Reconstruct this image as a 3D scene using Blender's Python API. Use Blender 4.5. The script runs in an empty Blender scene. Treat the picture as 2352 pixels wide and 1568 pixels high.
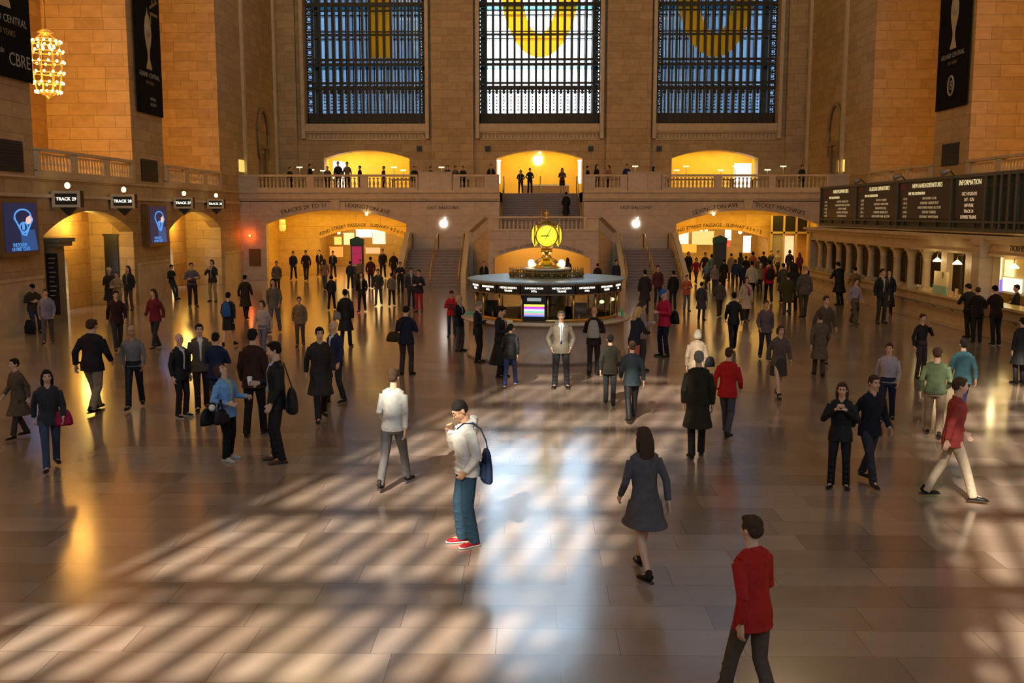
import bpy, bmesh, math, random
from mathutils import Vector, Matrix
C = bpy.context.scene.collection
PI = math.pi
rnd = random.Random(7)

# ------------------------------------------------------------------ camera
F = 2287.0
CAM = Vector((-0.87, 0.0, 4.05))
PITCH = math.atan(294 / F); YAW = math.atan(36 / F)
fw = Vector((-math.sin(YAW) * math.cos(PITCH), math.cos(YAW) * math.cos(PITCH), -math.sin(PITCH)))
rt = Vector((math.cos(YAW), math.sin(YAW), 0)); upv = rt.cross(fw)
cd = bpy.data.cameras.new('camera'); cam = bpy.data.objects.new('camera', cd); C.objects.link(cam)
cd.sensor_width = 36; cd.lens = 36 * F / 2352; cd.clip_end = 500; cd.clip_start = 0.1
m = Matrix((rt, upv, -fw)).transposed().to_4x4(); m.translation = CAM; cam.matrix_world = m
bpy.context.scene.camera = cam

def ray(px, py): return fw + rt * ((px - 1176) / F) + upv * ((784 - py) / F)
def G(px, py, z=0.0):
    d = ray(px, py); return CAM + d * ((z - CAM.z) / d.z)
def AY(px, py, Y):
    d = ray(px, py); return CAM + d * ((Y - CAM.y) / d.y)
def AX(px, py, X):
    d = ray(px, py); return CAM + d * ((X - CAM.x) / d.x)

# ------------------------------------------------------------------ materials
MATS = {}
def mat(name, col, rough=0.6, metal=0.0, emit=None, es=1.0, spec=0.5):
    if name in MATS: return MATS[name]
    mt = bpy.data.materials.new(name); mt.use_nodes = True
    b = mt.node_tree.nodes['Principled BSDF']
    b.inputs['Base Color'].default_value = (*col, 1); b.inputs['Roughness'].default_value = rough
    b.inputs['Metallic'].default_value = metal; b.inputs['Specular IOR Level'].default_value = spec
    if emit:
        b.inputs['Emission Color'].default_value = (*emit, 1); b.inputs['Emission Strength'].default_value = es
    MATS[name] = mt; return mt
def noise_bump(mt, scale, strength, vary=0.0, col=None):
    nt = mt.node_tree; N = nt.nodes; L = nt.links; b = N['Principled BSDF']
    tc = N.new('ShaderNodeTexCoord'); nz = N.new('ShaderNodeTexNoise'); nz.inputs['Scale'].default_value = scale
    L.new(tc.outputs['Object'], nz.inputs['Vector'])
    bp = N.new('ShaderNodeBump'); bp.inputs['Strength'].default_value = strength; bp.inputs['Distance'].default_value = 0.02
    L.new(nz.outputs['Fac'], bp.inputs['Height']); L.new(bp.outputs['Normal'], b.inputs['Normal'])
    if vary:
        c = b.inputs['Base Color'].default_value[:3]
        rp = N.new('ShaderNodeValToRGB')
        rp.color_ramp.elements[0].position = .3; rp.color_ramp.elements[1].position = .7
        rp.color_ramp.elements[0].color = (*[v * (1 - vary) for v in c], 1); rp.color_ramp.elements[1].color = (*[min(1, v * (1 + vary)) for v in c], 1)
        L.new(nz.outputs['Fac'], rp.inputs['Fac']); L.new(rp.outputs['Color'], b.inputs['Base Color'])
    return mt
CL = {}
def cloth(c, rough=0.85):
    k = tuple(round(v, 3) for v in c)
    if k in CL: return CL[k]
    mt = mat('cloth_%d' % len(CL), k, rough, spec=0.2); noise_bump(mt, 14, 0.5, 0.12); CL[k] = mt; return mt

def stone(name, c1, c2, mort, w=1.25, h=0.52, rough=0.6, floor=False, coat=0):
    mt = mat(name, c1, rough); nt = mt.node_tree; N = nt.nodes; L = nt.links; b = N['Principled BSDF']
    g = N.new('ShaderNodeNewGeometry'); s = N.new('ShaderNodeSeparateXYZ'); L.new(g.outputs['Position'], s.inputs[0])
    cb = N.new('ShaderNodeCombineXYZ')
    if floor:
        L.new(s.outputs['X'], cb.inputs['X']); L.new(s.outputs['Y'], cb.inputs['Y'])
    else:
        ad = N.new('ShaderNodeMath'); L.new(s.outputs['X'], ad.inputs[0]); L.new(s.outputs['Y'], ad.inputs[1])
        L.new(ad.outputs[0], cb.inputs['X']); L.new(s.outputs['Z'], cb.inputs['Y'])
    br = N.new('ShaderNodeTexBrick'); L.new(cb.outputs[0], br.inputs['Vector'])
    br.inputs['Scale'].default_value = 1; br.inputs['Brick Width'].default_value = w; br.inputs['Row Height'].default_value = h
    br.inputs['Mortar Size'].default_value = 0.004 if floor else 0.012; br.inputs['Mortar Smooth'].default_value = 0.6
    br.inputs['Bias'].default_value = -0.1
    br.offset = 0.37; br.offset_frequency = 2; br.squash = 0.75; br.squash_frequency = 3
    br.inputs['Color1'].default_value = (*c1, 1); br.inputs['Color2'].default_value = (*c2, 1); br.inputs['Mortar'].default_value = (*mort, 1)
    nz = N.new('ShaderNodeTexNoise'); nz.inputs['Scale'].default_value = 1.3 if floor else 2.2; nz.inputs['Detail'].default_value = 6
    mp = N.new('ShaderNodeMapping'); L.new(g.outputs['Position'], mp.inputs['Vector'])
    mp.inputs['Scale'].default_value = (1, 1.6, 1) if floor else (1, 1, 2)
    L.new(mp.outputs[0], nz.inputs['Vector'])
    mr = N.new('ShaderNodeMapRange'); mr.inputs['To Min'].default_value = 0.86 if floor else .72; mr.inputs['To Max'].default_value = 1.14 if floor else 1.22
    L.new(nz.outputs['Fac'], mr.inputs['Value'])
    mx = N.new('ShaderNodeMix'); mx.data_type = 'RGBA'; mx.blend_type = 'MULTIPLY'; mx.inputs['Factor'].default_value = 1
    L.new(br.outputs['Color'], mx.inputs['A']); L.new(mr.outputs[0], mx.inputs['B']); L.new(mx.outputs['Result'], b.inputs['Base Color'])
    if floor:
        b.inputs['Specular IOR Level'].default_value = .9; b.inputs['Coat Weight'].default_value = .55; b.inputs['Coat Roughness'].default_value = .13
        r2 = N.new('ShaderNodeMapRange'); r2.inputs['To Min'].default_value = rough - .06; r2.inputs['To Max'].default_value = rough + .08
        L.new(nz.outputs['Fac'], r2.inputs['Value']); L.new(r2.outputs[0], b.inputs['Roughness'])
    else:
        bp = N.new('ShaderNodeBump'); bp.inputs['Strength'].default_value = 0.5; bp.inputs['Distance'].default_value = 0.02; bp.invert = True
        L.new(br.outputs['Fac'], bp.inputs['Height']); L.new(bp.outputs['Normal'], b.inputs['Normal'])
    return mt
STONE = stone('limestone', (.54, .39, .21), (.43, .30, .155), (.24, .17, .10))
STONE_S = stone('limestone_smooth', (.62, .49, .36), (.55, .43, .31), (.38, .29, .21), 2.6, 1.3, 0.42)
STONE_LIT = stone('limestone_lamplit', (.62, .40, .17), (.46, .27, .11), (.3, .18, .08), 1.5, 0.62)  # same limestone with the orange lamplight put into its colour
PLAIN = noise_bump(mat('carved_limestone', (.62, .49, .33), .55), 3, .15, .1)
FLOOR = stone('pink_marble', (.37, .275, .215), (.235, .165, .125), (.08, .062, .05), 1.55, 0.585, 0.17, floor=True)
BRASS = mat('brass', (.75, .50, .16), .28, 1.0); BRASS_D = mat('dark_brass', (.30, .20, .08), .4, .8)
BRONZE = mat('bronze', (.10, .075, .05), .5, .5); IRON = mat('window_iron', (.045, .04, .033), .55, .2)
BLACK = mat('black_panel', (.012, .011, .012), .45); GREEN_D = mat('board_green_grey', (.055, .06, .045), .5, .2)
WHITE_E = mat('lit_white', (1, 1, 1), .5, emit=(1, .93, .75), es=2.6); LAMP = mat('lamp_glass', (1, .9, .6), .5, emit=(1, .72, .35), es=14)
BULB = mat('bulb', (1, .8, .5), .5, emit=(1, .55, .16), es=9)
GOLD_T = mat('gilt_letter', (.10, .07, .04), .5)
def glassmat(name, tint, refl=.06, rough=0.05):
    mt = bpy.data.materials.new(name); mt.use_nodes = True; nt = mt.node_tree; nt.nodes.clear()
    o = nt.nodes.new('ShaderNodeOutputMaterial'); mx = nt.nodes.new('ShaderNodeMixShader'); t = nt.nodes.new('ShaderNodeBsdfTransparent'); g = nt.nodes.new('ShaderNodeBsdfGlossy')
    t.inputs[0].default_value = (*tint, 1); g.inputs['Roughness'].default_value = rough; mx.inputs[0].default_value = refl
    nt.links.new(t.outputs[0], mx.inputs[1]); nt.links.new(g.outputs[0], mx.inputs[2]); nt.links.new(mx.outputs[0], o.inputs[0])
    MATS[name] = mt; return mt
GLASS = glassmat('window_glass', (.96, .98, 1)); GLASS_B = glassmat('booth_glass', (.8, .82, .78), .12, .02)
def filmmat(name, col):
    mt = bpy.data.materials.new(name); mt.use_nodes = True; nt = mt.node_tree; nt.nodes.clear()
    o = nt.nodes.new('ShaderNodeOutputMaterial'); mx = nt.nodes.new('ShaderNodeMixShader'); t = nt.nodes.new('ShaderNodeBsdfTransparent')
    m2 = nt.nodes.new('ShaderNodeMixShader'); a = nt.nodes.new('ShaderNodeBsdfTranslucent'); d = nt.nodes.new('ShaderNodeBsdfDiffuse')
    t.inputs[0].default_value = (*col, 1); a.inputs[0].default_value = (*col, 1); d.inputs[0].default_value = (*col, 1)
    nt.links.new(a.outputs[0], m2.inputs[1]); nt.links.new(d.outputs[0], m2.inputs[2]); m2.inputs[0].default_value = .5
    mx.inputs[0].default_value = .55
    nt.links.new(t.outputs[0], mx.inputs[1]); nt.links.new(m2.outputs[0], mx.inputs[2]); nt.links.new(mx.outputs[0], o.inputs[0]); return mt
FILM = filmmat('yellow_film', (1, .60, .10))

# ------------------------------------------------------------------ mesh builder
class MB:
    def __init__(s): s.v = []; s.f = []; s.sm = []; s.cut = []
    def add(s, vs, fs, smooth=False):
        o = len(s.v); s.cut.append((o, len(s.f))); s.v += [tuple(p) for p in vs]
        for f in fs: s.f.append([i + o for i in f]); s.sm.append(smooth)
        return s
    def box(s, x0, x1, y0, y1, z0, z1):
        return s.add([(x0, y0, z0), (x1, y0, z0), (x1, y1, z0), (x0, y1, z0), (x0, y0, z1), (x1, y0, z1), (x1, y1, z1), (x0, y1, z1)],
              [(3, 2, 1, 0), (4, 5, 6, 7), (0, 1, 5, 4), (1, 2, 6, 5), (2, 3, 7, 6), (3, 0, 4, 7)])
    def obox(s, c, ax, ay, az):      # oriented box: centre and three half vectors
        c = Vector(c); ax = Vector(ax); ay = Vector(ay); az = Vector(az)
        P = [c + ax * i + ay * j + az * k for k in (-1, 1) for i, j in ((-1, -1), (1, -1), (1, 1), (-1, 1))]
        return s.add(P, [(3, 2, 1, 0), (4, 5, 6, 7), (0, 1, 5, 4), (1, 2, 6, 5), (2, 3, 7, 6), (3, 0, 4, 7)])
    def prism(s, pts, d):            # polygon of 3D points, extruded by vector d
        n = len(pts); d = Vector(d); P = [Vector(p) for p in pts]
        nrm = Vector((0, 0, 0))
        for i in range(n): nrm += P[i].cross(P[(i + 1) % n])
        if nrm.dot(d) > 0: P.reverse()
        return s.add(P + [p + d for p in P], [tuple(range(n)), tuple(range(2 * n - 1, n - 1, -1))] + [(i, i + n, (i + 1) % n + n, (i + 1) % n) for i in range(n)])
    def tube(s, pts, rad, n=10, side=None, smooth=True, cap=True):   # rad: number or (a,b) per point
        P = [Vector(p) for p in pts]; V = []; k = len(P)
        sd = Vector(side) if side else None
        for i, p in enumerate(P):
            t = (P[min(i + 1, k - 1)] - P[max(i - 1, 0)]).normalized()
            if sd is None:
                sd = Vector((1, 0, 0)) if abs(t.x) < .8 else Vector((0, 1, 0))
            a = (sd - t * sd.dot(t)).normalized(); b = t.cross(a); sd = a if not side else sd
            r = rad[i] if isinstance(rad, (list, tuple)) else rad
            ra, rb = r if isinstance(r, tuple) else (r, r)
            for j in range(n):
                q = 2 * PI * j / n; V.append(p + a * (math.cos(q) * ra) + b * (math.sin(q) * rb))
        Fs = [(i * n + j, i * n + (j + 1) % n, (i + 1) * n + (j + 1) % n, (i + 1) * n + j) for i in range(k - 1) for j in range(n)]
        if cap: Fs += [tuple(range(n - 1, -1, -1)), tuple(range((k - 1) * n, k * n))]
        return s.add(V, Fs, smooth)
    def ell(s, c, r, n=14, m=9, M=None):
        c = Vector(c); V = []; 
        for i in range(1, m):
            a = PI * i / m
            for j in range(n):
                q = 2 * PI * j / n; p = Vector((r[0] * math.sin(a) * math.cos(q), r[1] * math.sin(a) * math.sin(q), r[2] * math.cos(a)))
                V.append(c + (M @ p if M else p))
        t = Vector((0, 0, r[2])); V.append(c + (M @ t if M else t)); V.append(c - (M @ t if M else t))
        Fs = [(i * n + j, (i + 1) * n + j, (i + 1) * n + (j + 1) % n, i * n + (j + 1) % n) for i in range(m - 2) for j in range(n)]
        T = (m - 1) * n
        Fs += [(T, j, (j + 1) % n) for j in range(n)] + [(T + 1, (m - 2) * n + (j + 1) % n, (m - 2) * n + j) for j in range(n)]
        return s.add(V, Fs, True)
    def lathe(s, c, prof, n=24, smooth=True):    # prof: (r,z)
        c = Vector(c); V = [c + Vector((r * math.cos(2 * PI * j / n), r * math.sin(2 * PI * j / n), z)) for r, z in prof for j in range(n)]
        k = len(prof)
        Fs = [(i * n + j, i * n + (j + 1) % n, (i + 1) * n + (j + 1) % n, (i + 1) * n + j) for i in range(k - 1) for j in range(n)]
        Fs += [tuple(range(n - 1, -1, -1)), tuple(range((k - 1) * n, k * n))]
        return s.add(V, Fs, smooth)
    def archwall(s, u0, u1, z0, z1, ops, T, n=20):   # T(u,z)-> (near point, far point); ops: (uc, hw, zspring, zcrown[, zbottom])
        def quad(pts):
            a = [Vector(T(u, z)[0]) for u, z in pts]; d = Vector(T(*pts[0])[1]) - a[0]; s.prism(a, d)
        u = u0
        for op in sorted(ops):
            uc, hw, zs, zc = op[:4]; zb = op[4] if len(op) > 4 else z0
            if uc - hw > u: quad([(u, z0), (uc - hw, z0), (uc - hw, z1), (u, z1)])
            if zb > z0: quad([(uc - hw, z0), (uc + hw, z0), (uc + hw, zb), (uc - hw, zb)])
            rise = max(zc - zs, 1e-4); R = (hw * hw + rise * rise) / (2 * rise)
            H = lambda x: zc - R + math.sqrt(max(R * R - x * x, 0))
            for i in range(n):
                a = -hw + 2 * hw * i / n; b = -hw + 2 * hw * (i + 1) / n
                quad([(uc + a, H(a)), (uc + b, H(b)), (uc + b, z1), (uc + a, z1)])
            u = uc + hw
        if u < u1: quad([(u, z0), (u1, z0), (u1, z1), (u, z1)])
        return s
    def parts(s, name, mt, parent=None):      # every primitive an object of its own
        C2 = s.cut + [(len(s.v), len(s.f))]; out = []
        for (v0, f0), (v1, f1) in zip(C2, C2[1:]):
            m = MB(); m.v = s.v[v0:v1]; m.f = [[i - v0 for i in f] for f in s.f[f0:f1]]; m.sm = s.sm[f0:f1]; out.append(m.obj(name, mt, parent))
        return out
    def mesh(s, name, mats):
        me = bpy.data.meshes.new(name); me.from_pydata(s.v, [], s.f); me.polygons.foreach_set('use_smooth', s.sm)
        for x in (mats if isinstance(mats, (list, tuple)) else [mats]): me.materials.append(x)
        me.update(); return me
    def obj(s, name, mt, parent=None, recenter=True):
        me = s.mesh(name, mt); o = bpy.data.objects.new(name, me); C.objects.link(o)
        if parent is not None:
            o.parent = parent; o.matrix_parent_inverse = Matrix.Translation(-PLOC.get(parent.name, Vector((0, 0, 0))))
        return o
PLOC = {}
def empty(name, label, cat, loc=(0, 0, 0), group=None):
    o = bpy.data.objects.new(name, None); C.objects.link(o); o.location = loc; o.empty_display_size = .2
    PLOC[o.name] = Vector(loc); return tag(o, label, cat, group)
def tag(o, label, cat, group=None):
    o['label'] = label; o['category'] = cat
    if group: o['group'] = group
    return o
def struct(o, label=None):
    o['kind'] = 'structure'
    if label: o['label'] = label
    return o
def copy_tree(o, parent=None):
    c = o.copy(); C.objects.link(c)
    if parent is not None: c.parent = parent
    for ch in [x for x in o.children]: copy_tree(ch, c)
    return c
def textmesh(s, size, name='lettering', mt=None, extrude=.01, align='CENTER'):
    cu = bpy.data.curves.new(name, 'FONT'); cu.body = s; cu.size = size; cu.extrude = extrude; cu.align_x = align; cu.align_y = 'CENTER'; cu.resolution_u = 2
    o = bpy.data.objects.new(name, cu); C.objects.link(o); bpy.context.view_layer.update()
    me = bpy.data.meshes.new_from_object(o.evaluated_get(bpy.context.evaluated_depsgraph_get()))
    bpy.data.objects.remove(o); bpy.data.curves.remove(cu)
    me.materials.clear()
    if mt: me.materials.append(mt)
    return me
def text(s, size, mt, M, parent=None, name='lettering', extrude=.01, spread=None):
    """M places text-local x right, y up, z toward the reader. spread=(arc radius) bends the line over an arch."""
    if spread:
        me0 = textmesh(s, size, name, mt, extrude)
        for v in me0.vertices:
            a = v.co.x / spread; r = spread + v.co.y
            v.co.x = math.sin(a) * r; v.co.y = math.cos(a) * r - spread
    else: me0 = textmesh(s, size, name, mt, extrude)
    me0.transform(M); o = bpy.data.objects.new(name, me0); C.objects.link(o)
    if parent is not None:
        o.parent = parent; o.matrix_parent_inverse = Matrix.Translation(-PLOC.get(parent.name, Vector((0, 0, 0))))
    return o
def TM(loc, right, up):
    r = Vector(right).normalized(); u = Vector(up).normalized(); z = r.cross(u)
    M = Matrix((r, u, z)).transposed().to_4x4(); M.translation = Vector(loc); return M
# ------------------------------------------------------------------ people
def fuse(mb, voxel, smooth=2, name='x'):
    me = mb.mesh(name, []) if False else None
    me = bpy.data.meshes.new(name); me.from_pydata(mb.v, [], mb.f)
    o = bpy.data.objects.new(name, me); C.objects.link(o)
    md = o.modifiers.new('r', 'REMESH'); md.mode = 'VOXEL'; md.voxel_size = voxel; md.use_smooth_shade = True
    if smooth:
        sm = o.modifiers.new('s', 'SMOOTH'); sm.iterations = smooth; sm.factor = .5
    dg = bpy.context.evaluated_depsgraph_get(); dg.update()
    r = bpy.data.meshes.new_from_object(o.evaluated_get(dg)); bpy.data.objects.remove(o); bpy.data.meshes.remove(me)
    r.name = name; return r
def ik(a, c, l1, l2, pole):
    a = Vector(a); c = Vector(c); d = c - a; L = min(d.length, (l1 + l2) * .999); u = d.normalized(); c = a + u * L
    x = (l1 * l1 - l2 * l2 + L * L) / (2 * L); h = math.sqrt(max(l1 * l1 - x * x, 0)); p = Vector(pole); p = (p - u * p.dot(u)).normalized()
    return a + u * x + p * h, c
TORSO = [(.84, .150, .105), (.92, .168, .118), (1.0, .155, .110), (1.08, .140, .102), (1.2, .150, .108), (1.31, .172, .113), (1.39, .172, .100), (1.445, .125, .078)]
def tor(z):
    T = TORSO
    if z <= T[0][0]: return T[0][1], T[0][2]
    for (a, b, c), (d, e, f) in zip(T, T[1:]):
        if a <= z <= d:
            k = (z - a) / (d - a); return b + (e - b) * k, c + (f - c) * k
    return T[-1][1], T[-1][2]
POSES = {  # wrists / elbows in the upright upper-body frame (facing -Y, right hand at -x), ankles on the floor
 'stand': dict(ank=[(-.11, 0, .085), (.11, .02, .085)], elb=[(-.228, .03, 1.13), (.228, .03, 1.13)], wr=[(-.228, -.03, .88), (.228, -.03, .88)]),
 'pocket': dict(ank=[(-.13, 0, .085), (.13, 0, .085)], elb=[(-.268, .06, 1.13), (.268, .06, 1.13)], wr=[(-.205, -.02, .92), (.205, -.02, .92)]),
 'walk': dict(ank=[(-.09, -.30, .09), (.09, .30, .14)], elb=[(-.228, .10, 1.14), (.228, -.03, 1.13)], wr=[(-.235, .12, .90), (.215, -.20, .96)], lean=5),
 'walk2': dict(ank=[(-.08, .20, .12), (.09, -.24, .09)], elb=[(-.232, -.04, 1.13), (.228, .10, 1.14)], wr=[(-.205, -.20, .97), (.235, .08, .89)], lean=4),
 'stroll': dict(ank=[(-.09, -.16, .085), (.10, .14, .10)], elb=[(-.228, .05, 1.13), (.228, .0, 1.13)], wr=[(-.232, .02, .88), (.222, -.09, .89)], lean=2),
 'phone': dict(ank=[(-.11, 0, .085), (.12, .02, .085)], elb=[(-.24, -.04, 1.14), (.24, -.04, 1.14)], wr=[(-.07, -.27, 1.18), (.07, -.27, 1.18)], hp=24),
 'camera': dict(ank=[(-.12, 0, .085), (.12, .02, .085)], elb=[(-.27, -.10, 1.16), (.27, -.10, 1.16)], wr=[(-.07, -.22, 1.36), (.07, -.22, 1.36)], hp=5),
 'cross': dict(ank=[(-.10, 0, .085), (.12, .0, .085)], elb=[(-.25, -.05, 1.15), (.25, -.05, 1.15)], wr=[(.08, -.20, 1.17), (-.08, -.18, 1.13)], hp=5),
 'counter': dict(ank=[(-.10, .08, .085), (.10, .12, .085)], elb=[(-.25, -.12, 1.14), (.25, -.12, 1.14)], wr=[(-.12, -.36, 1.15), (.13, -.34, 1.14)], lean=9, hp=12),
 'back': dict(ank=[(-.13, 0, .085), (.13, .0, .085)], elb=[(-.27, .08, 1.14), (.27, .08, 1.14)], wr=[(-.06, .17, 1.0), (.06, .17, .98)], hp=-4),
 'slouch': dict(ank=[(-.08, -.30, .085), (.10, -.22, .085)], elb=[(-.24, -.03, 1.14), (.24, -.03, 1.14)], wr=[(-.08, -.27, 1.15), (.06, -.27, 1.18)], hp=20, lean=-3, low=.05),
 'call': dict(ank=[(-.10, 0, .085), (.12, .05, .085)], elb=[(-.25, .03, 1.13), (.26, -.12, 1.20)], wr=[(-.26, -.04, .88), (.14, -.11, 1.44)], hp=6, hy=-10),
 'hero': dict(ank=[(-.10, -.03, .085), (.09, .05, .085)], elb=[(-.22, -.10, 1.17), (.27, .04, 1.13)], wr=[(-.04, -.175, 1.41), (.19, -.08, .955)], hp=30, hy=6, lean=3),
 'lookup': dict(ank=[(-.10, -.04, .085), (.10, .06, .085)], elb=[(-.25, .04, 1.13), (.26, -.02, 1.13)], wr=[(-.20, -.20, 1.08), (.19, -.28, 1.14)], hp=-32, lean=-2),
 'cup': dict(ank=[(-.11, -.02, .085), (.11, .04, .085)], elb=[(-.26, .02, 1.13), (.26, .02, 1.13)], wr=[(-.22, -.24, 1.14), (.24, -.10, .90)], hp=12),
 'pole': dict(ank=[(-.10, 0, .085), (.10, .04, .085)], elb=[(-.25, -.05, 1.14), (.25, -.05, 1.14)], wr=[(-.12, -.30, 1.16), (.10, -.26, 1.14)], hp=4),
}
PC = {}
def person_meshes(pose, top='jacket', bottom='trousers', hair='short', hero=False):
    key = (pose, top, bottom, hair, hero)
    if key in PC: return PC[key]
    ps = POSES[pose]; vox = .0075 if hero else .0105; low = ps.get('low', 0)
    lean = math.radians(ps.get('lean', 0)); piv = Vector((0, 0, .95 - low))
    Rl = Matrix.Rotation(lean, 3, 'X')
    def U(p):                       # upper body transform
        p = Vector(p); p.z -= low; return piv + Rl @ (p - piv)
    B = MB()
    # torso
    def torso(mb, z0, z1, off, flare=0, n=20, fx=1.0):
        zs = [z0] + [t[0] for t in TORSO if z0 < t[0] < z1] + [z1]; pts = []; rr = []
        for z in zs:
            a, b = tor(max(z, .84)); k = flare * max(0, .95 - z)
            pts.append(U((0, .005 - (.012 if z > 1.1 and z < 1.35 else 0), z)) if z > .9 else Vector((0, 0, z - low)))
            rr.append(((a + off + k) * fx, b + off + k * .8))
        mb.tube(pts, rr, n, side=(1, 0, 0))
    torso(B, .84, 1.395, -.012)
    B.tube([U((0, .012, 1.40)), U((0, .010, 1.47)), U((0, -.002, 1.56)), U((0, -.005, 1.60))], [(.09, .07), (.058, .056), (.052, .056), (.05, .055)], 14, side=(1, 0, 0))
    # head
    hp = math.radians(ps.get('hp', 0)); hy = math.radians(ps.get('hy', 0))
    Hm = Rl @ Matrix.Rotation(hy, 3, 'Z') @ Matrix.Rotation(hp, 3, 'X'); hpiv = U((0, .0, 1.545))
    def Hd(p): return hpiv + Hm @ (Vector(p) - Vector((0, .0, -.10)))
    def he(mb, c, r, n=16, m=10): mb.ell(Hd(c), r, n, m, Hm)
    he(B, (0, .012, .038), (.074, .094, .084), 20, 14); he(B, (0, -.022, -.028), (.061, .068, .082), 18, 12)
    he(B, (0, -.058, -.088), (.026, .024, .020)); he(B, (0, -.080, .034), (.046, .014, .010))
    for sx in (-1, 1):
        he(B, (sx * .076, .008, -.008), (.009, .019, .031)); he(B, (sx * .036, -.068, -.022), (.020, .018, .022)); he(B, (sx * .030, -.076, .012), (.014, .013, .009))
    B.tube([Hd((0, -.080, .024)), Hd((0, -.100, -.008)), Hd((0, -.108, -.026)), Hd((0, -.092, -.034))], [.008, .0115, .014, .009], 8)
    he(B, (0, -.084, -.054), (.022, .012, .0055)); he(B, (0, -.081, -.066), (.019, .012, .006))
    # arms, hands
    arms = []
    for i, sx in enumerate((-1, 1)):
        S = U((sx * .168, .005, 1.385)); E = U(ps['elb'][i]); W = U(ps['wr'][i]); arms.append((S, E, W))
        B.tube([S, S.lerp(E, .5), E, E.lerp(W, .35), W], [.050, .046, .038, .038, .027], 12)
        d = (W - E).normalized(); tow = Vector((-sx, 0, 0)) if abs(d.x) < .75 else Vector((0, -1, 0))
        nrm = (tow - d * tow.dot(d)).normalized(); sd = d.cross(nrm).normalized()
        if sd.y > 0 and abs(d.x) < .75: sd = -sd
        if abs(d.x) >= .75 and sd.z < 0: sd = -sd
        B.tube([W - d * .01, W + d * .03, W + d * .065, W + d * .10], [(.027, .018), (.036, .016), (.042, .015), (.038, .012)], 12, side=tuple(sd))
        for k, (ox, ln) in enumerate(((.030, .070), (.010, .080), (-.011, .074), (-.031, .058))):
            b0 = W + d * .088 + sd * ox; cu = .75
            p1 = b0 + (d * math.cos(cu * .4) + nrm * math.sin(cu * .4)) * ln * .45; p2 = p1 + (d * math.cos(cu) + nrm * math.sin(cu)) * ln * .32; p3 = p2 + (d * math.cos(cu * 1.6) + nrm * math.sin(cu * 1.6)) * ln * .25
            B.tube([b0, p1, p2, p3], [.0105, .0098, .009, .0078], 8)
        t0 = W + d * .025 + sd * .026; t1 = t0 + (d * .7 + sd * .75 + nrm * .25).normalized() * .038; t2 = t1 + (d * .95 + sd * .2 + nrm * .4).normalized() * .034
        B.tube([t0, t1, t2], [.014, .0115, .009], 8)
    # legs
    legs = []
    for i, sx in enumerate((-1, 1)):
        Hh = Vector((sx * .088, 0, .92 - low)); A = Vector(ps['ank'][i]); K, A2 = ik(Hh, A, .427, .417, (sx * .06, -1, 0)); legs.append((Hh, K, A2))
        B.tube([Hh, Hh.lerp(K, .5), K, K.lerp(A2, .3), A2], [.086, .070, .052, .050, .034], 14)
        ft = A2 + Vector((sx * .03, -.12, -.05)); B.tube([A2, A2 + Vector((0, -.03, -.03)), ft], [.036, .038, .026], 10)
    body = fuse(B, vox, 2, 'person_body')
    # eye and lip faces
    eyes = [Hd((sx * .030, -.089, .013)) for sx in (-1, 1)]; lips = [Hd((0, -.095, -.060)), Hd((-.012, -.092, -.060)), Hd((.012, -.092, -.060))]
    brow = [Hd((sx * .030 + q, -.090, .036)) for sx in (-1, 1) for q in (-.010, 0, .010)]
    idx = [0] * len(body.polygons); zc = hpiv.z - .05
    for p in body.polygons:
        c = p.center
        if c.z < zc: continue
        if any((c - e).length < .0115 for e in eyes) or any((c - e).length < .009 for e in brow): idx[p.index] = 1
        elif any((c - e).length < .0095 for e in lips): idx[p.index] = 2
    body.polygons.foreach_set('material_index', idx)
    out = {'body': body}
    # ---- clothing
    hem = {'jacket': .80, 'coat': .50, 'shirt': .88, 'hoodie': .86, 'dress': .62, 'longcoat': .30, 'tank': .88}[top]
    Jk = MB(); off = {'jacket': .016, 'coat': .026, 'shirt': .008, 'hoodie': .028, 'dress': .008, 'longcoat': .026, 'tank': .006}[top]
    torso(Jk, max(hem, .80), 1.43, off, .25 if top in ('jacket', 'shirt') else .1)
    if hem < .8:
        a, b = tor(.84); k = .22; a += .036 * (top == 'dress'); b += .03 * (top == 'dress')
        Jk.tube([(0, 0, (.92 if top == 'dress' else .86) - low), (0, 0, .72 - low), (0, 0, hem - low + .02)], [(a + off, b + off + .02), (a + off + .03, b + off + .06 + (.05 if top == 'dress' else 0)), (a + off + .05 + (.86 - hem) * .06, b + off + .09 + (.86 - hem) * .12 + (.07 if top == 'dress' else .02))], 20, side=(1, 0, 0))
    Jk.tube([U((-.15, .008, 1.395)), U((-.08, .01, 1.435)), U((.08, .01, 1.435)), U((.15, .008, 1.395))], [.045 + off * .6, .05 + off * .5, .05 + off * .5, .045 + off * .6], 12)
    if top != 'tank':
        for (S, E, W) in arms:
            r0 = {'shirt': .054, 'dress': .053}.get(top, .062 if top != 'hoodie' else .072)
            We = E.lerp(W, .93)
            rw = .038 if top in ('shirt', 'dress') else .044
            Jk.tube([S, S.lerp(E, .5), E, E.lerp(We, .5), We], [r0, r0 - .004, r0 - .008, (r0 + rw) / 2 - .003, rw], 14)
            if top == 'hoodie': Jk.ell(We, (.05, .05, .042))
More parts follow.
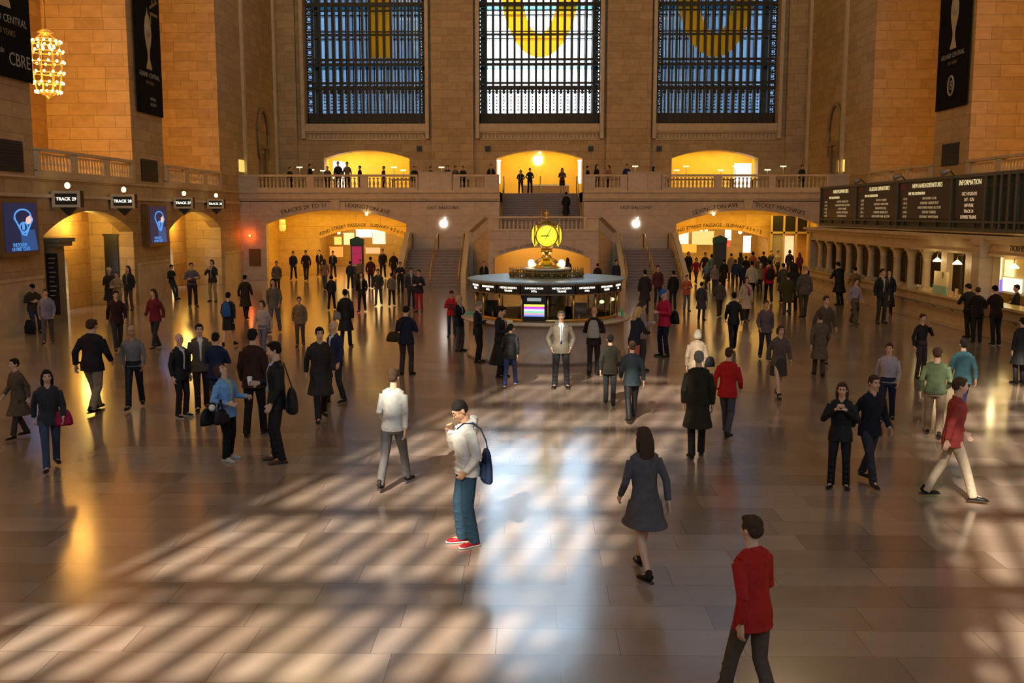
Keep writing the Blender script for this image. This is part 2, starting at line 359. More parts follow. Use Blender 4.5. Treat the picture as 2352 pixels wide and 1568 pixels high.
    if top == 'hoodie':
        Jk.tube([U((-.10, -.02, 1.46)), U((-.085, .08, 1.50)), U((0, .115, 1.50)), U((.085, .08, 1.50)), U((.10, -.02, 1.46)), U((.05, -.075, 1.43))], [.035, .05, .06, .05, .035, .025], 12)
        Jk.ell(U((0, .10, 1.42)), (.10, .06, .10)); 
        for z, q in ((1.0, .012), (.93, .016), (1.1, .006)):
            a, b = tor(z); Jk.tube([U((math.cos(t) * (a + off), math.sin(t) * (b + off), z + .02 * math.sin(3 * t))) for t in [i * PI / 8 for i in range(17)]], q, 6)
    if top in ('jacket', 'coat', 'longcoat'):   # collar and lapels
        Jk.tube([U((-.055, -.085, 1.36)), U((-.075, -.03, 1.455)), U((-.05, .06, 1.49)), U((.05, .06, 1.49)), U((.075, -.03, 1.455)), U((.055, -.085, 1.36))], [.014, .020, .018, .018, .020, .014], 8)
    if top in ('jacket', 'coat', 'longcoat', 'dress', 'shirt'): Jk.tube([U((0, .012, 1.38)), U((0, .020, 1.455)), U((0, .022, 1.488 if top in ('jacket', 'coat', 'longcoat') else 1.465))], [(.12, .085), (.068, .062), (.066, .060)], 16, side=(1, 0, 0))
    # creases across the elbows
    for (S, E, W) in arms:
        if top not in ('tank', 'dress'):
            Jk.ell(E + Vector((0, .012, -.01)), (.05, .05, .038))
    out['top'] = fuse(Jk, vox * 1.15, 2, top)
    if top in ('jacket', 'coat', 'longcoat'):
        Sh = MB(); pts = []; rr = []
        for z in (1.03, 1.12, 1.22, 1.32, 1.40, 1.45):
            a, b = tor(z); w = .022 + (z - 1.03) * .13; pts.append(U((0, -.07, z))); rr.append((min(w, .065), b + off - .058 - (.0 if z < 1.36 else .010)))
        Sh.tube(pts, rr, 14, side=(1, 0, 0)); Sh.tube([U((0, .000, 1.43)), U((0, -.004, 1.485))], [(.066, .062), (.058, .058)], 14, side=(1, 0, 0))
        out['shirt'] = Sh.mesh('shirt', [])
        Ti = MB(); Ti.tube([p + Rl @ Vector((0, -.004, 0)) for p in pts], [(.010 + .016 * (1 - i / 5), r[1] + .002) for i, r in enumerate(rr)], 10, side=(1, 0, 0)); out['tie'] = Ti.mesh('necktie', [])
    Tr = MB()
    if bottom in ('trousers', 'jeans'):
        Tr.tube([(0, 0, .82 - low), (0, 0, .92 - low), U((0, 0, 1.0)), U((0, 0, 1.04))], [(.150, .110), (.176, .126), (.163, .118), (.152, .112)], 18, side=(1, 0, 0))
        for (Hh, K, A) in legs:
            w = .010 if bottom == 'jeans' else 0
            Tr.tube([Hh, Hh.lerp(K, .5), K, K.lerp(A, .5), A + Vector((0, 0, -.035))], [.094, .082 + w * .4, .066 + w, .062 + w, .062 + w], 16)
            if hero:
                for z in (.25, .5, .72, .9): 
                    q = K.lerp(A, z); Tr.ell(q + Vector((.0, -.012, 0)), (.066 + w, .066 + w, .018))
        out['bottom'] = fuse(Tr, vox * 1.15, 2, bottom)
    elif bottom == 'skirt':
        a, b = tor(.92)
        Tr.tube([U((0, 0, 1.03)), (0, 0, .92 - low), (0, 0, .75 - low), (0, 0, .56 - low)], [(.156, .114), (.180, .135), (.195, .17), (.205, .20)], 20, side=(1, 0, 0)); out['bottom'] = fuse(Tr, vox * 1.2, 2, 'skirt')
    # shoes
    sh = []
    for (Hh, K, A), sx in zip(legs, (-1, 1)):
        S = MB(); dx = sx * .03; z0 = max(A.z - .085, 0); t = (A.z - .085) * .5
        S.tube([(A.x - dx * .3, A.y + .065, z0 + .040 + t), (A.x, A.y + .02, z0 + .048 + t), (A.x + dx * .4, A.y - .06, z0 + .040), (A.x + dx, A.y - .14, z0 + .030), (A.x + dx * 1.1, A.y - .185, z0 + .026)], [(.030, .036), (.040, .046), (.044, .036), (.045, .026), (.028, .018)], 14, side=(1, 0, 0))
        S.ell((A.x, A.y + .005, z0 + .085 + t), (.042, .05, .04)); sh.append(fuse(S, .009, 1, 'shoe'))
    out['shoes'] = sh
    # a sole under each shoe
    so = []
    for (Hh, K, A), sx in zip(legs, (-1, 1)):
        S = MB(); dx = sx * .03; z0 = max(A.z - .085, 0)
        S.tube([(A.x - dx * .3, A.y + .085, z0 + .013), (A.x, A.y + .02, z0 + .012), (A.x + dx * .4, A.y - .07, z0 + .012), (A.x + dx, A.y - .15, z0 + .012), (A.x + dx * 1.1, A.y - .20, z0 + .014)], [(.026, .012), (.038, .012), (.043, .012), (.045, .012), (.026, .011)], 14, side=(1, 0, 0)); so.append(S.mesh('sole', []))
    out['soles'] = so
    # hair
    Hr = MB()
    if hair in ('short', 'long', 'bob', 'bun'):
        he(Hr, (0, .020, .046), (.080, .096, .083), 20, 12); he(Hr, (0, .055, .0), (.074, .060, .070)); he(Hr, (0, -.040, .092), (.060, .046, .026))
        for sx in (-1, 1): he(Hr, (sx * .066, .0, .030), (.016, .045, .040))
    if hair == 'buzz': he(Hr, (0, .016, .047), (.0775, .0955, .082), 22, 14); he(Hr, (0, .05, .0), (.070, .056, .060))
    if hair == 'long':
        Hr.tube([Hd((0, .07, .04)), Hd((0, .085, -.04)), Hd((0, .085, -.13)), Hd((0, .08, -.22)), Hd((0, .075, -.27))], [(.075, .04), (.09, .045), (.095, .045), (.085, .035), (.05, .02)], 14, side=tuple(Hm @ Vector((1, 0, 0))))
        for sx in (-1, 1): Hr.tube([Hd((sx * .07, .02, .05)), Hd((sx * .082, .02, -.03)), Hd((sx * .080, .02, -.13)), Hd((sx * .07, .01, -.19))], [.018, .024, .024, .012], 10)
    if hair == 'bob':
        Hr.tube([Hd((0, .06, .04)), Hd((0, .065, -.05)), Hd((0, .06, -.10))], [(.085, .055), (.092, .055), (.075, .04)], 14, side=tuple(Hm @ Vector((1, 0, 0))))
        for sx in (-1, 1): he(Hr, (sx * .078, .01, -.03), (.020, .045, .065))
    if hair == 'bun': he(Hr, (0, .125, .045), (.035, .035, .035))
    if hair == 'cap':
        he(Hr, (0, .008, .070), (.083, .104, .066), 20, 12); Hr.tube([Hd((0, -.06, .062)), Hd((0, -.125, .050)), Hd((0, -.165, .042))], [(.072, .010), (.066, .008), (.040, .006)], 14, side=tuple(Hm @ Vector((1, 0, 0))))
    if hair == 'beanie': he(Hr, (0, .012, .060), (.086, .106, .084), 20, 12)
    if hair == 'hood':
        he(Hr, (0, .022, .04), (.095, .112, .105), 20, 12); he(Hr, (0, .06, -.08), (.09, .06, .07))
    if Hr.v:
        hm = fuse(Hr, .008 if hero else .011, 1, hair); out['hair'] = hm
    PC[key] = out; out['arms'] = arms; out['U'] = U; return out
EYE = mat('eye_dark', (.03, .02, .015), .4); LIP = mat('lip', (.42, .16, .12), .5)
SKINS = {'l': (.62, .38, .26), 'm': (.45, .25, .15), 'd': (.16, .085, .05), 't': (.55, .30, .17)}
for k, c in SKINS.items(): mat('skin_' + k, c, .5, spec=.35)
SOLE = mat('pale_sole', (.6, .58, .55), .6); SOLE_D = mat('dark_sole', (.02, .018, .016), .6)
HC = {'k': (.012, .009, .008), 'b': (.06, .032, .018), 'g': (.22, .2, .18), 'y': (.50, .34, .14), 'w': (.62, .55, .42)}
TOPN = {'jacket': 'jacket', 'coat': 'overcoat', 'longcoat': 'overcoat', 'shirt': 'shirt', 'hoodie': 'hooded_sweatshirt', 'dress': 'dress', 'tank': 'top'}
HAIRN = {'cap': 'cap', 'beanie': 'hat', 'hood': 'hood'}
def person(loc, h, rz, label, pose='stand', top='jacket', bottom='trousers', hair='short', tc=(.02, .02, .025), bc=(.02, .02, .025), hc='k', skin='l',
           shirt=None, tie=None, shoe=(.015, .012, .01), sole=None, hero=False, group=None, wide=1.0):
    me = person_meshes(pose, top, bottom, hair, hero); sc = h / 1.75
    def mk(mesh, name, mt, parent=None):
        if not mesh.materials: mesh.materials.append(mt)
        o = bpy.data.objects.new(name, mesh); C.objects.link(o)
        o.material_slots[0].link = 'OBJECT'; o.material_slots[0].material = mt
        if parent: o.parent = parent
        return o
    b = me['body']
    if not b.materials: b.materials.append(MATS['skin_l']); b.materials.append(EYE); b.materials.append(LIP)
    r = mk(b, 'person', MATS['skin_' + skin]); r.location = loc; r.rotation_euler = (0, 0, math.radians(rz)); r.scale = (sc * wide, sc * wide, sc)
    tag(r, label, 'person', group)
    mk(me['top'], TOPN[top], cloth(tc), r)
    if 'bottom' in me: mk(me['bottom'], bottom, cloth(bc), r)
    if shirt and 'shirt' in me: mk(me['shirt'], 'shirt', cloth(shirt), r)
    if tie and 'tie' in me: mk(me['tie'], 'necktie', cloth(tie), r)
    for s, q in zip(me['shoes'], me['soles']):
        so = mk(s, 'shoe', cloth(shoe, .45), r); so2 = mk(q, 'sole', SOLE if sole else SOLE_D, so)
    if 'hair' in me:
        c = HC[hc] if isinstance(hc, str) else hc
        mk(me['hair'], HAIRN.get(hair, 'hair'), cloth(c), r)
    return r
def put(px, head, feet, rz, label, z=0.0, **kw):
    g = G(px, feet, z)
    if g.y < 60: g.x = max(g.x, -17.85); g.x = min(g.x, 13.68 if 18 < g.y < 54.5 and z == 0 else 17.8)
    t = AY(px, head, g.y); h = max(1.45, min(2.0, (t.z - z)))
    return person((g.x, g.y, z), h, rz, label, **kw)
# ------------------------------------------------------------------ the setting
HW = 18.3; FY = 60.6; EY = 70.5; WY = -13.0; FZ = 5.35; RZ = 6.37
struct(MB().box(-24, 24, WY - 1, 84, -.3, 0).obj('floor', FLOOR))
struct(MB().box(-24, 24, WY - 2, EY + 4, 35, 35.6).obj('ceiling', mat('ceiling_teal', (.10, .22, .22), .8)))
WC = [-12.15, -.07, 12.14]
# east wall: store arches below, great windows above
T = lambda u, z: ((u, EY, z), (u, EY + 1.2, z))
mb = MB()
mb.archwall(-HW, HW, FZ, 10.0, [(c, 3.0, 7.85, 8.42) for c in WC], T)
mb.archwall(-HW, HW, 10.0, 35, [(c, 4.2, 26, 30) for c in WC], T)
we = struct(mb.obj('wall_east', STONE))
mb = MB()
for a, b in ((-7.55, -4.65), (4.55, 7.6)):      # pilasters between the windows
    mb.box(a, b, EY - .35, EY + .01, FZ, 34)
for s in (-1, 1): mb.box(*sorted((s * 16.9, s * HW)), EY - .35, EY + .01, FZ, 34)
mb.obj('pilaster', STONE, we)
for i, c in enumerate(WC):
    mb = MB()
    mb.box(c - 4.3, c + 4.3, EY - .22, EY + .1, 9.72, 10.22); mb.box(c - 4.15, c + 4.15, EY - .12, EY + .05, 9.6, 9.75); mb.box(c - 4.15, c + 4.15, EY - .10, EY + .05, 9.12, 9.2)
    k = 0; x = c - 4.0
    while x < c + 4.0:                            # carved wave frieze under the sill
        mb.prism([(x, EY - .09, 9.22), (x + .26, EY - .09, 9.22), (x + .13, EY - .09, 9.56)], (0, .12, 0)); x += .27
    for sx in (-1, 1): mb.box(c + sx * 4.3 - .12, c + sx * 4.3 + .12, EY - .42, EY + .02, 9.2, 30)
    struct(mb.obj('trim_%d' % (i + 1), PLAIN))
# store rooms behind the balcony arches
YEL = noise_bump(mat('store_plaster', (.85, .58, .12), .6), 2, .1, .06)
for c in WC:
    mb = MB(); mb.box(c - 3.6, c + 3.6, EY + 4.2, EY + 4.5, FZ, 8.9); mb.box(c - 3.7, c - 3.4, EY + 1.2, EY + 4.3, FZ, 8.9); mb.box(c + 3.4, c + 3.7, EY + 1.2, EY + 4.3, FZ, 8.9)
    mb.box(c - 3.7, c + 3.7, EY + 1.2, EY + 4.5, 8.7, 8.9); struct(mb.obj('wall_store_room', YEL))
# great windows
def rows(Y):
    L = []
    for a, b in ((5, 14), (22, 25), (71, 73), (77, 81), (134, 139), (145, 151), (188, 193), (199, 206)):
        L.append((AY(1238, b, Y).z, AY(1238, a, Y).z))
    return sorted(L)
R0 = rows(71.3)
bands = list(R0)
step = R0[-1][0] - [r for r in R0][3][0]
top4 = R0[-4:]
for k in (1, 2, 3):
    for a, b in top4: bands.append((a + 4.02 * k, b + 4.02 * k))
def great_window(n, c, Y, dy):
    f = MB(); H = 4.2; z0 = 10.2; z1 = 30
    for s in (-1, 1):
        f.box(c + s * H - .06, c + s * H + .06, Y - .1, Y + .1, z0, z1); f.box(c + s * 3.74 - .04, c + s * 3.74 + .04, Y - .1, Y + .1, z0, z1)
    root = struct(f.obj('window_%d' % n, IRON))
    pw = 7.48 / 15; m = MB()
    for i in range(16): m.box(c - 3.74 + i * pw - .08, c - 3.74 + i * pw + .08, Y - (.20 if dy > 0 else .08), Y + (.20 if dy > 0 else .08), z0, z1)
    m.obj('mullion', IRON, root)
    m = MB()
    for a, b in bands:
        if b < z1: m.box(c - H, c + H, Y - .11, Y + .11, a, b)
    m.obj('transom', IRON, root)
    m = MB(); zg = AY(1238, 260, Y if dy > 0 else 71.3).z
    m.box(c - H, c + H, Y - .10, Y + .08, z0, zg)
    for i in range(15):
        x = c - 3.74 + (i + .5) * pw
        m.obox((x, Y - .12 * dy, (z0 + zg) / 2), (.15, 0, .18), (0, .03, 0), (-.15, 0, .18))
        m.obox((x, Y, zg + 1.68), (.11, 0, .11), (0, .03, 0), (-.11, 0, .11)); m.obox((x, Y, zg + 1.4), (.06, 0, .06), (0, .03, 0), (-.06, 0, .06))
        for k in range(5): m.obox((x, Y, zg + .25 + k * .22), (.035, 0, .035), (0, .02, 0), (-.035, 0, .035))
    m.obj('ornament_panel', mat('ornate_iron', (.06, .045, .03), .6, .2), root)
    m = MB()
    for s in (-1, 1):
        z = z0 + .5; x = c + s * 3.97
        while z < 28:
            P = [(x + .16 * math.cos(t), Y, z + .16 * math.sin(t)) for t in [i * PI / 4 for i in range(9)]]
            m.tube(P, .035, 4, smooth=False, cap=False); m.box(x - .2, x + .2, Y - .03, Y + .03, z + .2, z + .34); z += .56
    m.obj('side_grille', IRON, root)
    Y2 = Y + 1.9 * dy; m = MB()
    for i in range(16): m.box(c - 3.74 + i * pw - .04, c - 3.74 + i * pw + .04, Y2 - .05, Y2 + .05, z0, z1)
    for a, b in bands:
        if b < z1: m.box(c - H, c + H, Y2 - .05, Y2 + .05, a + .05, a + .13)
    for k in range(12): m.box(c - H, c + H, Y2 - .02, Y2 + .02, 11.4 + k * 1.63, 11.44 + k * 1.63)
    for s in (-1, 1): m.box(c + s * 3.97 - .24, c + s * 3.97 + .24, Y2 - .05, Y2 + .05, z0, z1)
    if dy > 0: m.obj('outer_mullion', IRON, root)
    m = MB()
    for k in (0, 1, 2, 3, 4):
        z = bands[3][0] - .02 + 4.02 * (k - 0) if False else R0[-1][0] - 4.02 + 4.02 * (k - 0)
        if z < z1 and dy > 0: m.box(c - H, c + H, min(Y, Y2) + .1, max(Y, Y2) - .05, z, z + .06)
    if m.v: m.obj('glass_walkway', glassmat('walk_glass', (.25, .55, .65), .15), root)
    g = MB(); g.add([(c - H, Y2 + .06, z0), (c + H, Y2 + .06, z0), (c + H, Y2 + .06, z1), (c - H, Y2 + .06, z1)], [(0, 1, 2, 3)]); g.obj('glass_pane', GLASS, root)
    return root
wins = [great_window(i + 1, c, 71.3, 1) for i, c in enumerate(WC)]
struct(MB().box(-22, 22, EY + 3.0, EY + 3.3, FZ + 3.6, 10.2).obj('wall_outer_sill', STONE))
# translucent yellow numerals hung inside the windows: 1 0 0
def ringpanel(c, Y, name, mt, root, xo, zc, ro, ri):
    V = []; n = 48
    for i in range(n):
        a = 2 * PI * i / n; ca, sa = math.cos(a), math.sin(a)
        V += [(c + xo + ro[0] * ca, Y, zc + ro[1] * sa), (c + xo + ri[0] * ca, Y, zc + ri[1] * sa)]
    V += [(x, y + .015, z) for x, y, z in V]; m = MB(); N2 = 2 * n
    for i in range(n):
        j = (i + 1) % n; a, b, cc, d = 2 * i, 2 * j, 2 * j + 1, 2 * i + 1
        m.f += [[a, b, cc, d], [a + N2, d + N2, cc + N2, b + N2], [a, a + N2, b + N2, b], [d, cc, cc + N2, d + N2]]; m.sm += [False] * 4
    m.v = V; return m.obj(name, mt)
zb = AY(1238, 132, 71.5).z; 
for c, px, cat in ((WC[1], 1240, 'centre window'), (WC[2], 1643, 'right-hand window')):
    xo = AY(px, 60, 71.5).x - c
    o = ringpanel(c, 71.52, 'numeral_panel', FILM, None, xo, zb + 5.0, (2.72, 5.0), (1.25, 3.4))
    tag(o, 'translucent yellow numeral zero hanging in the tall %s' % cat, 'window numeral')
x0 = AY(852, 100, 71.5).x; x1 = AY(903, 100, 71.5).x
tag(MB().box(x0, x1, 71.5, 71.52, zb, zb + 10).obj('numeral_panel', FILM), 'translucent yellow numeral one hanging in the tall left-hand window', 'window numeral')
# west wall behind the camera with its three windows (the sun comes through these)
T = lambda u, z: ((u, WY, z), (u, WY - 1.2, z))
struct(MB().archwall(-HW - 4, HW + 4, 0, 10.0, [], T).archwall(-HW - 4, HW + 4, 10, 35, [(c, 4.2, 26, 30) for c in WC], T).obj('wall_west', STONE))
for i, c in enumerate(WC): great_window(i + 4, c, WY - .6, -1)
# side walls
PIERS = [(-13, -5.0), (6.9, 10.5), (19.3, 22.9), (31.8, 35.4), (44.3, 48.1), (56.9, FY)]
for s, nm in ((-1, 'left'), (1, 'right')):
    mb = MB(); X = lambda a, b: sorted((s * a, s * b))
    for a, b in PIERS: mb.box(*X(HW, 22.2), a, b, 0, 35)
    mb.box(*X(HW, 22.2), FY, EY + 1.2, 0, 35)
    for (a, b), (c, d) in zip(PIERS, PIERS[1:]):
        mb.archwall(b, c, 0, FZ, [((b + c) / 2, (c - b) / 2 - .35, 3.25, 4.15)], lambda u, z: ((s * HW, u, z), (s * (HW + .6), u, z)))
    struct(mb.obj('wall_' + nm, STONE)); w = bpy.data.objects['wall_' + nm]
    mb = MB()
    for (a, b), (c, d) in zip(PIERS, PIERS[1:]):
        mb.box(*X(22.0, 22.4), b, c, FZ, 35)
        mb.archwall(b, c, 0, FZ, [((b + c) / 2 + 1.2, .95, 2.05, 2.5)], lambda u, z: ((s * 20.4, u, z), (s * 20.8, u, z)))
        mb.box(*X(20.8, 23.5), b, c, 0, .02)
        mb.box(*X(24.2, 24.4), b, c, 0, FZ)
    mb.obj('recess_wall', STONE_LIT, w)
    mb = MB()
    for (a, b), (c, d) in zip(PIERS, PIERS[1:]): mb.box(*X(HW + .05, 22.1), b, c, FZ - .5, FZ)
    struct(mb.obj('floor_gallery_' + nm, PLAIN))
    mb = MB()       # base course, cornice line and pier mouldings
    for a, b in PIERS[1:]:
        mb.box(*X(HW - .08, HW + .01), a + .02, b - .02, 0, 1.75); mb.box(*X(HW - .12, HW + .01), a, b, 1.75, 1.86); mb.box(*X(HW - .07, HW + .01), a + .3, b - .3, .25, 1.5)
    mb.box(*X(HW - .10, HW + .01), 0, FY, 4.62, 4.74); mb.box(*X(HW - .06, HW + .01), 0, FY, 5.28, 5.36)
    mb.box(*X(HW - .18, HW), FY + 1.1, FY + 1.4, FZ, 34); mb.box(*X(HW - .18, HW), EY - 1.0, EY - .7, FZ, 34)
    struct(mb.obj('trim_%s' % nm, PLAIN))
# balcony slab and the arched front below it
struct(MB().box(-HW, -2.55, FY, EY + 4.3, FZ - .6, FZ).box(2.45, HW, FY, EY + 4.3, FZ - .6, FZ).box(-2.55, 2.45, 66.0, EY + 4.3, FZ - .6, FZ).obj('floor_balcony', PLAIN))
mb = MB(); T = lambda u, z: ((u, FY, z), (u, FY + .6, z))
mb.archwall(-HW, -2.6, 0, FZ - .4, [(-12.5, 4.27, 3.42, 4.25)], T); mb.archwall(2.5, HW, 0, FZ - .4, [(12.35, 4.27, 3.42, 4.25)], T)
mb.box(-2.6, 2.5, FY, FY + .6, 0, 2.9)
mb.box(-2.75, -2.55, FY + .6, 66, 2.5, FZ); mb.box(2.45, 2.65, FY + .6, 66, 2.5, FZ)
wf = struct(mb.obj('wall_balcony_front', STONE_S))
mb = MB()
for a, b in ((-HW, -2.6), (2.5, HW)):
    mb.box(a, b, FY - .28, FY + .01, 5.28, 5.42); mb.box(a, b, FY - .16, FY + .01, 4.92, 5.30); mb.box(a, b, FY - .05, FY + .01, 4.80, 4.92)
for x in (-12.5, 12.35): mb.prism([(x - .28, FY - .12, 4.9), (x + .28, FY - .12, 4.9), (x + .2, FY - .12, 4.27), (x - .2, FY - .12, 4.27)], (0, .14, 0))
struct(mb.obj('trim_cornice', PLAIN))
INK = mat('cut_letters', (.07, .05, .035), .7)
def onwall(px, py, Y, s, size, spread=None): 
    p = AY(px, py, Y); return text(s, size, INK, TM((p.x, Y - .012, p.z), (1, 0, 0), (0, 0, 1)), wf, 'inscription', .006, spread)
def arcwords(words, cx, cz, R, ang, size, Y, parent):     # words centred at angle (deg) on a circle round (cx, cz)
    a = math.radians(ang); r = Vector((math.cos(a), 0, -math.sin(a))); u = Vector((math.sin(a), 0, math.cos(a)))
    return text(words, size, INK, TM(Vector((cx, Y - .012, cz)) + u * R, r, u), parent, 'inscription', .006, R)
Rr = (4.27 ** 2 + .83 ** 2) / (2 * .83)
for cx, wl, wr_ in ((-12.5, 'TRACKS 29 TO 11', 'LEXINGTON AVE'), (12.35, 'LEXINGTON AVE', 'TICKET MACHINES')):
    arcwords(wl, cx, 4.25 - Rr, Rr + .30, -9.6, .36, FY, wf); arcwords(wr_, cx, 4.25 - Rr, Rr + .30, 9.6, .36, FY, wf)
onwall(1018, 477, FY, 'EAST BALCONY', .27); onwall(1461, 477, FY, 'EAST BALCONY', .27)
# passages beyond the arches
OCH = stone('ochre_limestone', (.74, .46, .11), (.64, .39, .09), (.42, .26, .07), 1.6, .8, .5)
for s, xa, xb, oc, hw in ((-1, -17.4, -7.6, -11.8, 2.85), (1, 7.6, 17.4, 11.6, 3.35)):
    mb = MB(); mb.archwall(xa, xb, 0, 4.75, [(oc, hw, 2.35, 3.02)], lambda u, z: ((u, 66, z), (u, 66.5, z)))
    mb.box(xa - .3, xa, FY + .6, 66.5, 0, 4.75); mb.box(xb, xb + .3, FY + .6, 66.5, 0, 4.75)
    mb.box(oc - hw - 2.2, oc - hw - 1.9, 66.5, 78, 0, 3.6); mb.box(oc + hw + 1.9, oc + hw + 2.2, 66.5, 78, 0, 3.6); mb.box(oc - hw - 2.2, oc + hw + 2.2, 78, 78.3, 0, 3.6)
    mb.box(oc - hw - 2.2, oc + hw + 2.2, 66.5, 78.3, 3.5, 3.6)
    w = struct(mb.obj('wall_passage', OCH))
    Rr2 = (hw ** 2 + .67 ** 2) / 1.34
    arcwords('42ND STREET PASSAGE · SUBWAY 4·5·6·7·S', oc, 3.02 - Rr2, Rr2 + .28, 0, .31, 66, w)
    struct(MB().box(xa, xb, FY + .6, 66, 4.5, 4.74).obj('ceiling_passage', OCH))
# ---------------- staircase in the middle of the east end
st = empty('grand_staircase', 'double stone staircase rising from the concourse to the east balcony store', 'staircase', (0, 58, 0))
STEP = noise_bump(mat('stair_marble', (.27, .20, .18), .45), 4, .1, .12)
n = 16; mb = MB()
for i in range(n): mb.box(-2.55, 2.45, 61 + i * .3125, 66.05, 2.95 + i * .15 - (.2 if i else .4), 2.95 + (i + 1) * .15)
mb.obj('upper_flight', STEP, st)
mb = MB()
for i in range(n): mb.box(-2.55, 2.45, 61 + i * .3125 - .03, 61 + i * .3125 + .05, 2.95 + (i + 1) * .15 - .035, 2.95 + (i + 1) * .15 + .004)
mb.obj('nosing', mat('stair_nosing', (.42, .34, .30), .4), st)
MB().box(-3.0, 3.0, 55.9, 61, 2.55, 2.95).obj('landing', PLAIN, st)
fr = MB(); fr.archwall(-3.05, 3.05, 0, 3.15, [(-.12, 2.7, 1.55, 2.18)], lambda u, z: ((u, 55.5, z), (u, 55.9, z)))
for s in (-1, 1):       # angled, falling flanks
    P = [(s * 3.05, 55.5, 0), (s * 4.15, 58.2, 0), (s * 4.15, 58.2, 2.86), (s * 3.05, 55.5, 3.78)]; fr.prism(P, (-s * .35, .15, 0))
    fr.box(*sorted((s * 3.8, s * 4.15)), 58.2, FY, 0, 2.86)
fr.obj('front_wall', STONE_S, st)
MB().box(-3, 3, 58.3, 58.5, 0, 2.55).obj('arch_back_wall', mat('warm_plaster', (.72, .46, .18), .6), st)
text('TO TRAINS · LOWER LEVEL · DINING CONCOURSE', .21, INK, TM((-.12, 55.488, 2.33), (1, 0, 0), (0, 0, 1)), st, 'inscription', .006, (2.7 ** 2 + .63 ** 2) / 1.26)
def baluster_mesh(h, r=.075):
    return MB().lathe((0, 0, 0), [(r, 0), (r, .05 * h), (r * .55, .12 * h), (r, .38 * h), (r * .85, .5 * h), (r * .45, .75 * h), (r * .5, .86 * h), (r, .9 * h), (r, h)], 8).mesh('baluster', PLAIN)
BM = baluster_mesh(.60)
def balusters(parent, pts, name='baluster'):
    for p in pts:
        o = bpy.data.objects.new(name, BM); C.objects.link(o); o.location = p
        o.parent = parent; o.matrix_parent_inverse = Matrix.Translation(-PLOC.get(parent.name, Vector((0, 0, 0))))
MB().box(-3.1, 3.1, 55.42, 55.85, 3.78, 3.90).box(-3.05, 3.05, 55.45, 55.8, 3.1, 3.2).box(-3.05, -2.5, 55.47, 55.82, 3.15, 3.8).box(2.4, 3.05, 55.47, 55.82, 3.15, 3.8).obj('landing_rail', PLAIN, st)
balusters(st, [(-2.35 + i * .232, 55.62, 3.19) for i in range(20)])
for s in (-1, 1):
    mb = MB(); a = Vector((s * 3.08, 55.55, 3.84)); b = Vector((s * 4.18, 58.2, 2.95)); mb.tube([a, b], [(.18, .07)] * 2, 4, side=(1, 0, 0), smooth=False)
    mb.tube([(s * 4.18, 58.15, 2.92), (s * 4.1, 60.5, 2.92)], [(.16, .06)] * 2, 4, side=(1, 0, 0), smooth=False)
    for k in range(11):
        q = a.lerp(b, (k + .7) / 11.5); mb.box(q.x - .05, q.x + .05, q.y - .07, q.y + .05, q.z - .68, q.z - .12)
    mb.box(*sorted((s * 4.0, s * 4.3)), 58.0, 58.3, 0, 3.0)
    mb.obj('sloping_rail', PLAIN, st)
for s, a, b in ((-1, -7.9, -4.55), (1, 4.45, 7.65)):
    mb = MB(); k = 13
    for i in range(k): mb.box(a, b, 55 + i * .31, FY, i * .15, (i + 1) * .15)
    mb.obj('lower_flight', STEP, st)
    mb = MB()
    for i in range(k): mb.box(a, b, 55 + i * .31 - .03, 55 + i * .31 + .04, (i + 1) * .15 - .035, (i + 1) * .15 + .004)
    mb.obj('nosing', MATS['stair_nosing'], st)
    ch = MB()
    for x in (a - .22, b):
        ch.prism([(x, 54.6, 0), (x, 54.6, .75), (x, 59.1, 2.95), (x, FY, 2.95), (x, FY, 0)], (.28, 0, 0))
    ch.parts('cheek_wall', mat('polished_stone', (.72, .58, .36), .25), st)
    hr = MB()
    for x, dx in ((a + .12, 0), (b - .12, 0), ((a + b) / 2, 0)):
        hr.tube([(x, 54.6, 0.1), (x, 54.6, .95), (x, 59.0, 2.85), (x, FY - .6, 2.85), (x, FY - .6, 1.95)], .032, 8)
        for t in (.25, .5, .75): q = Vector((x, 54.6, .95)).lerp(Vector((x, 59.0, 2.85)), t); hr.tube([q, (q.x, q.y, q.z - .9)], .02, 6)
    hr.obj('handrail', BRASS, st)
hr = MB()
for x in (-2.45, -.05, 2.35):
    hr.tube([(x, 60.7, 2.95), (x, 60.7, 3.9), (x, 66.0, 6.45), (x, 66.6, 6.45), (x, 66.6, FZ)], .035, 8)
    for t in (.33, .66): q = Vector((x, 60.7, 3.9)).lerp(Vector((x, 66.0, 6.45)), t); hr.tube([q, (q.x, q.y, q.z - .95)], .02, 6)
hr.obj('handrail', BRASS, st)
# ---------------- balustrades
def balustrade(label, x0, x1, groups, Y=FY, zb=FZ, group='stone balustrades of the east balcony'):
    t = empty('balustrade', label, 'balustrade', ((x0 + x1) / 2, Y, zb), group)
    r = MB(); r.box(x0, x1, Y - .2, Y + .12, RZ - .13, RZ); r.box(x0, x1, Y - .15, Y + .1, zb, zb + .24); r.obj('rail', PLAIN, t)
    ped = MB(); x = x0; P = []
    for a, b in groups:
        ped.box(x, a, Y - .17, Y + .1, zb + .2, RZ - .1); k = max(2, int(round((b - a) / .235))); P += [(a + (i + .5) * (b - a) / k, Y - .03, zb + .24) for i in range(k)]; x = b
    ped.box(x, x1, Y - .17, Y + .1, zb + .2, RZ - .1); ped.parts('pedestal', STONE_S, t); balusters(t, P)
fx = lambda px: AY(px, 420, FY).x
balustrade('long balcony balustrade above the left passage arch', -HW, fx(960), [(fx(590), fx(705)), (fx(722), fx(828)), (fx(845), fx(955))])
balustrade('short balcony balustrade just left of the upper stair flight', fx(1040), -2.6, [(fx(1057), fx(1113))])
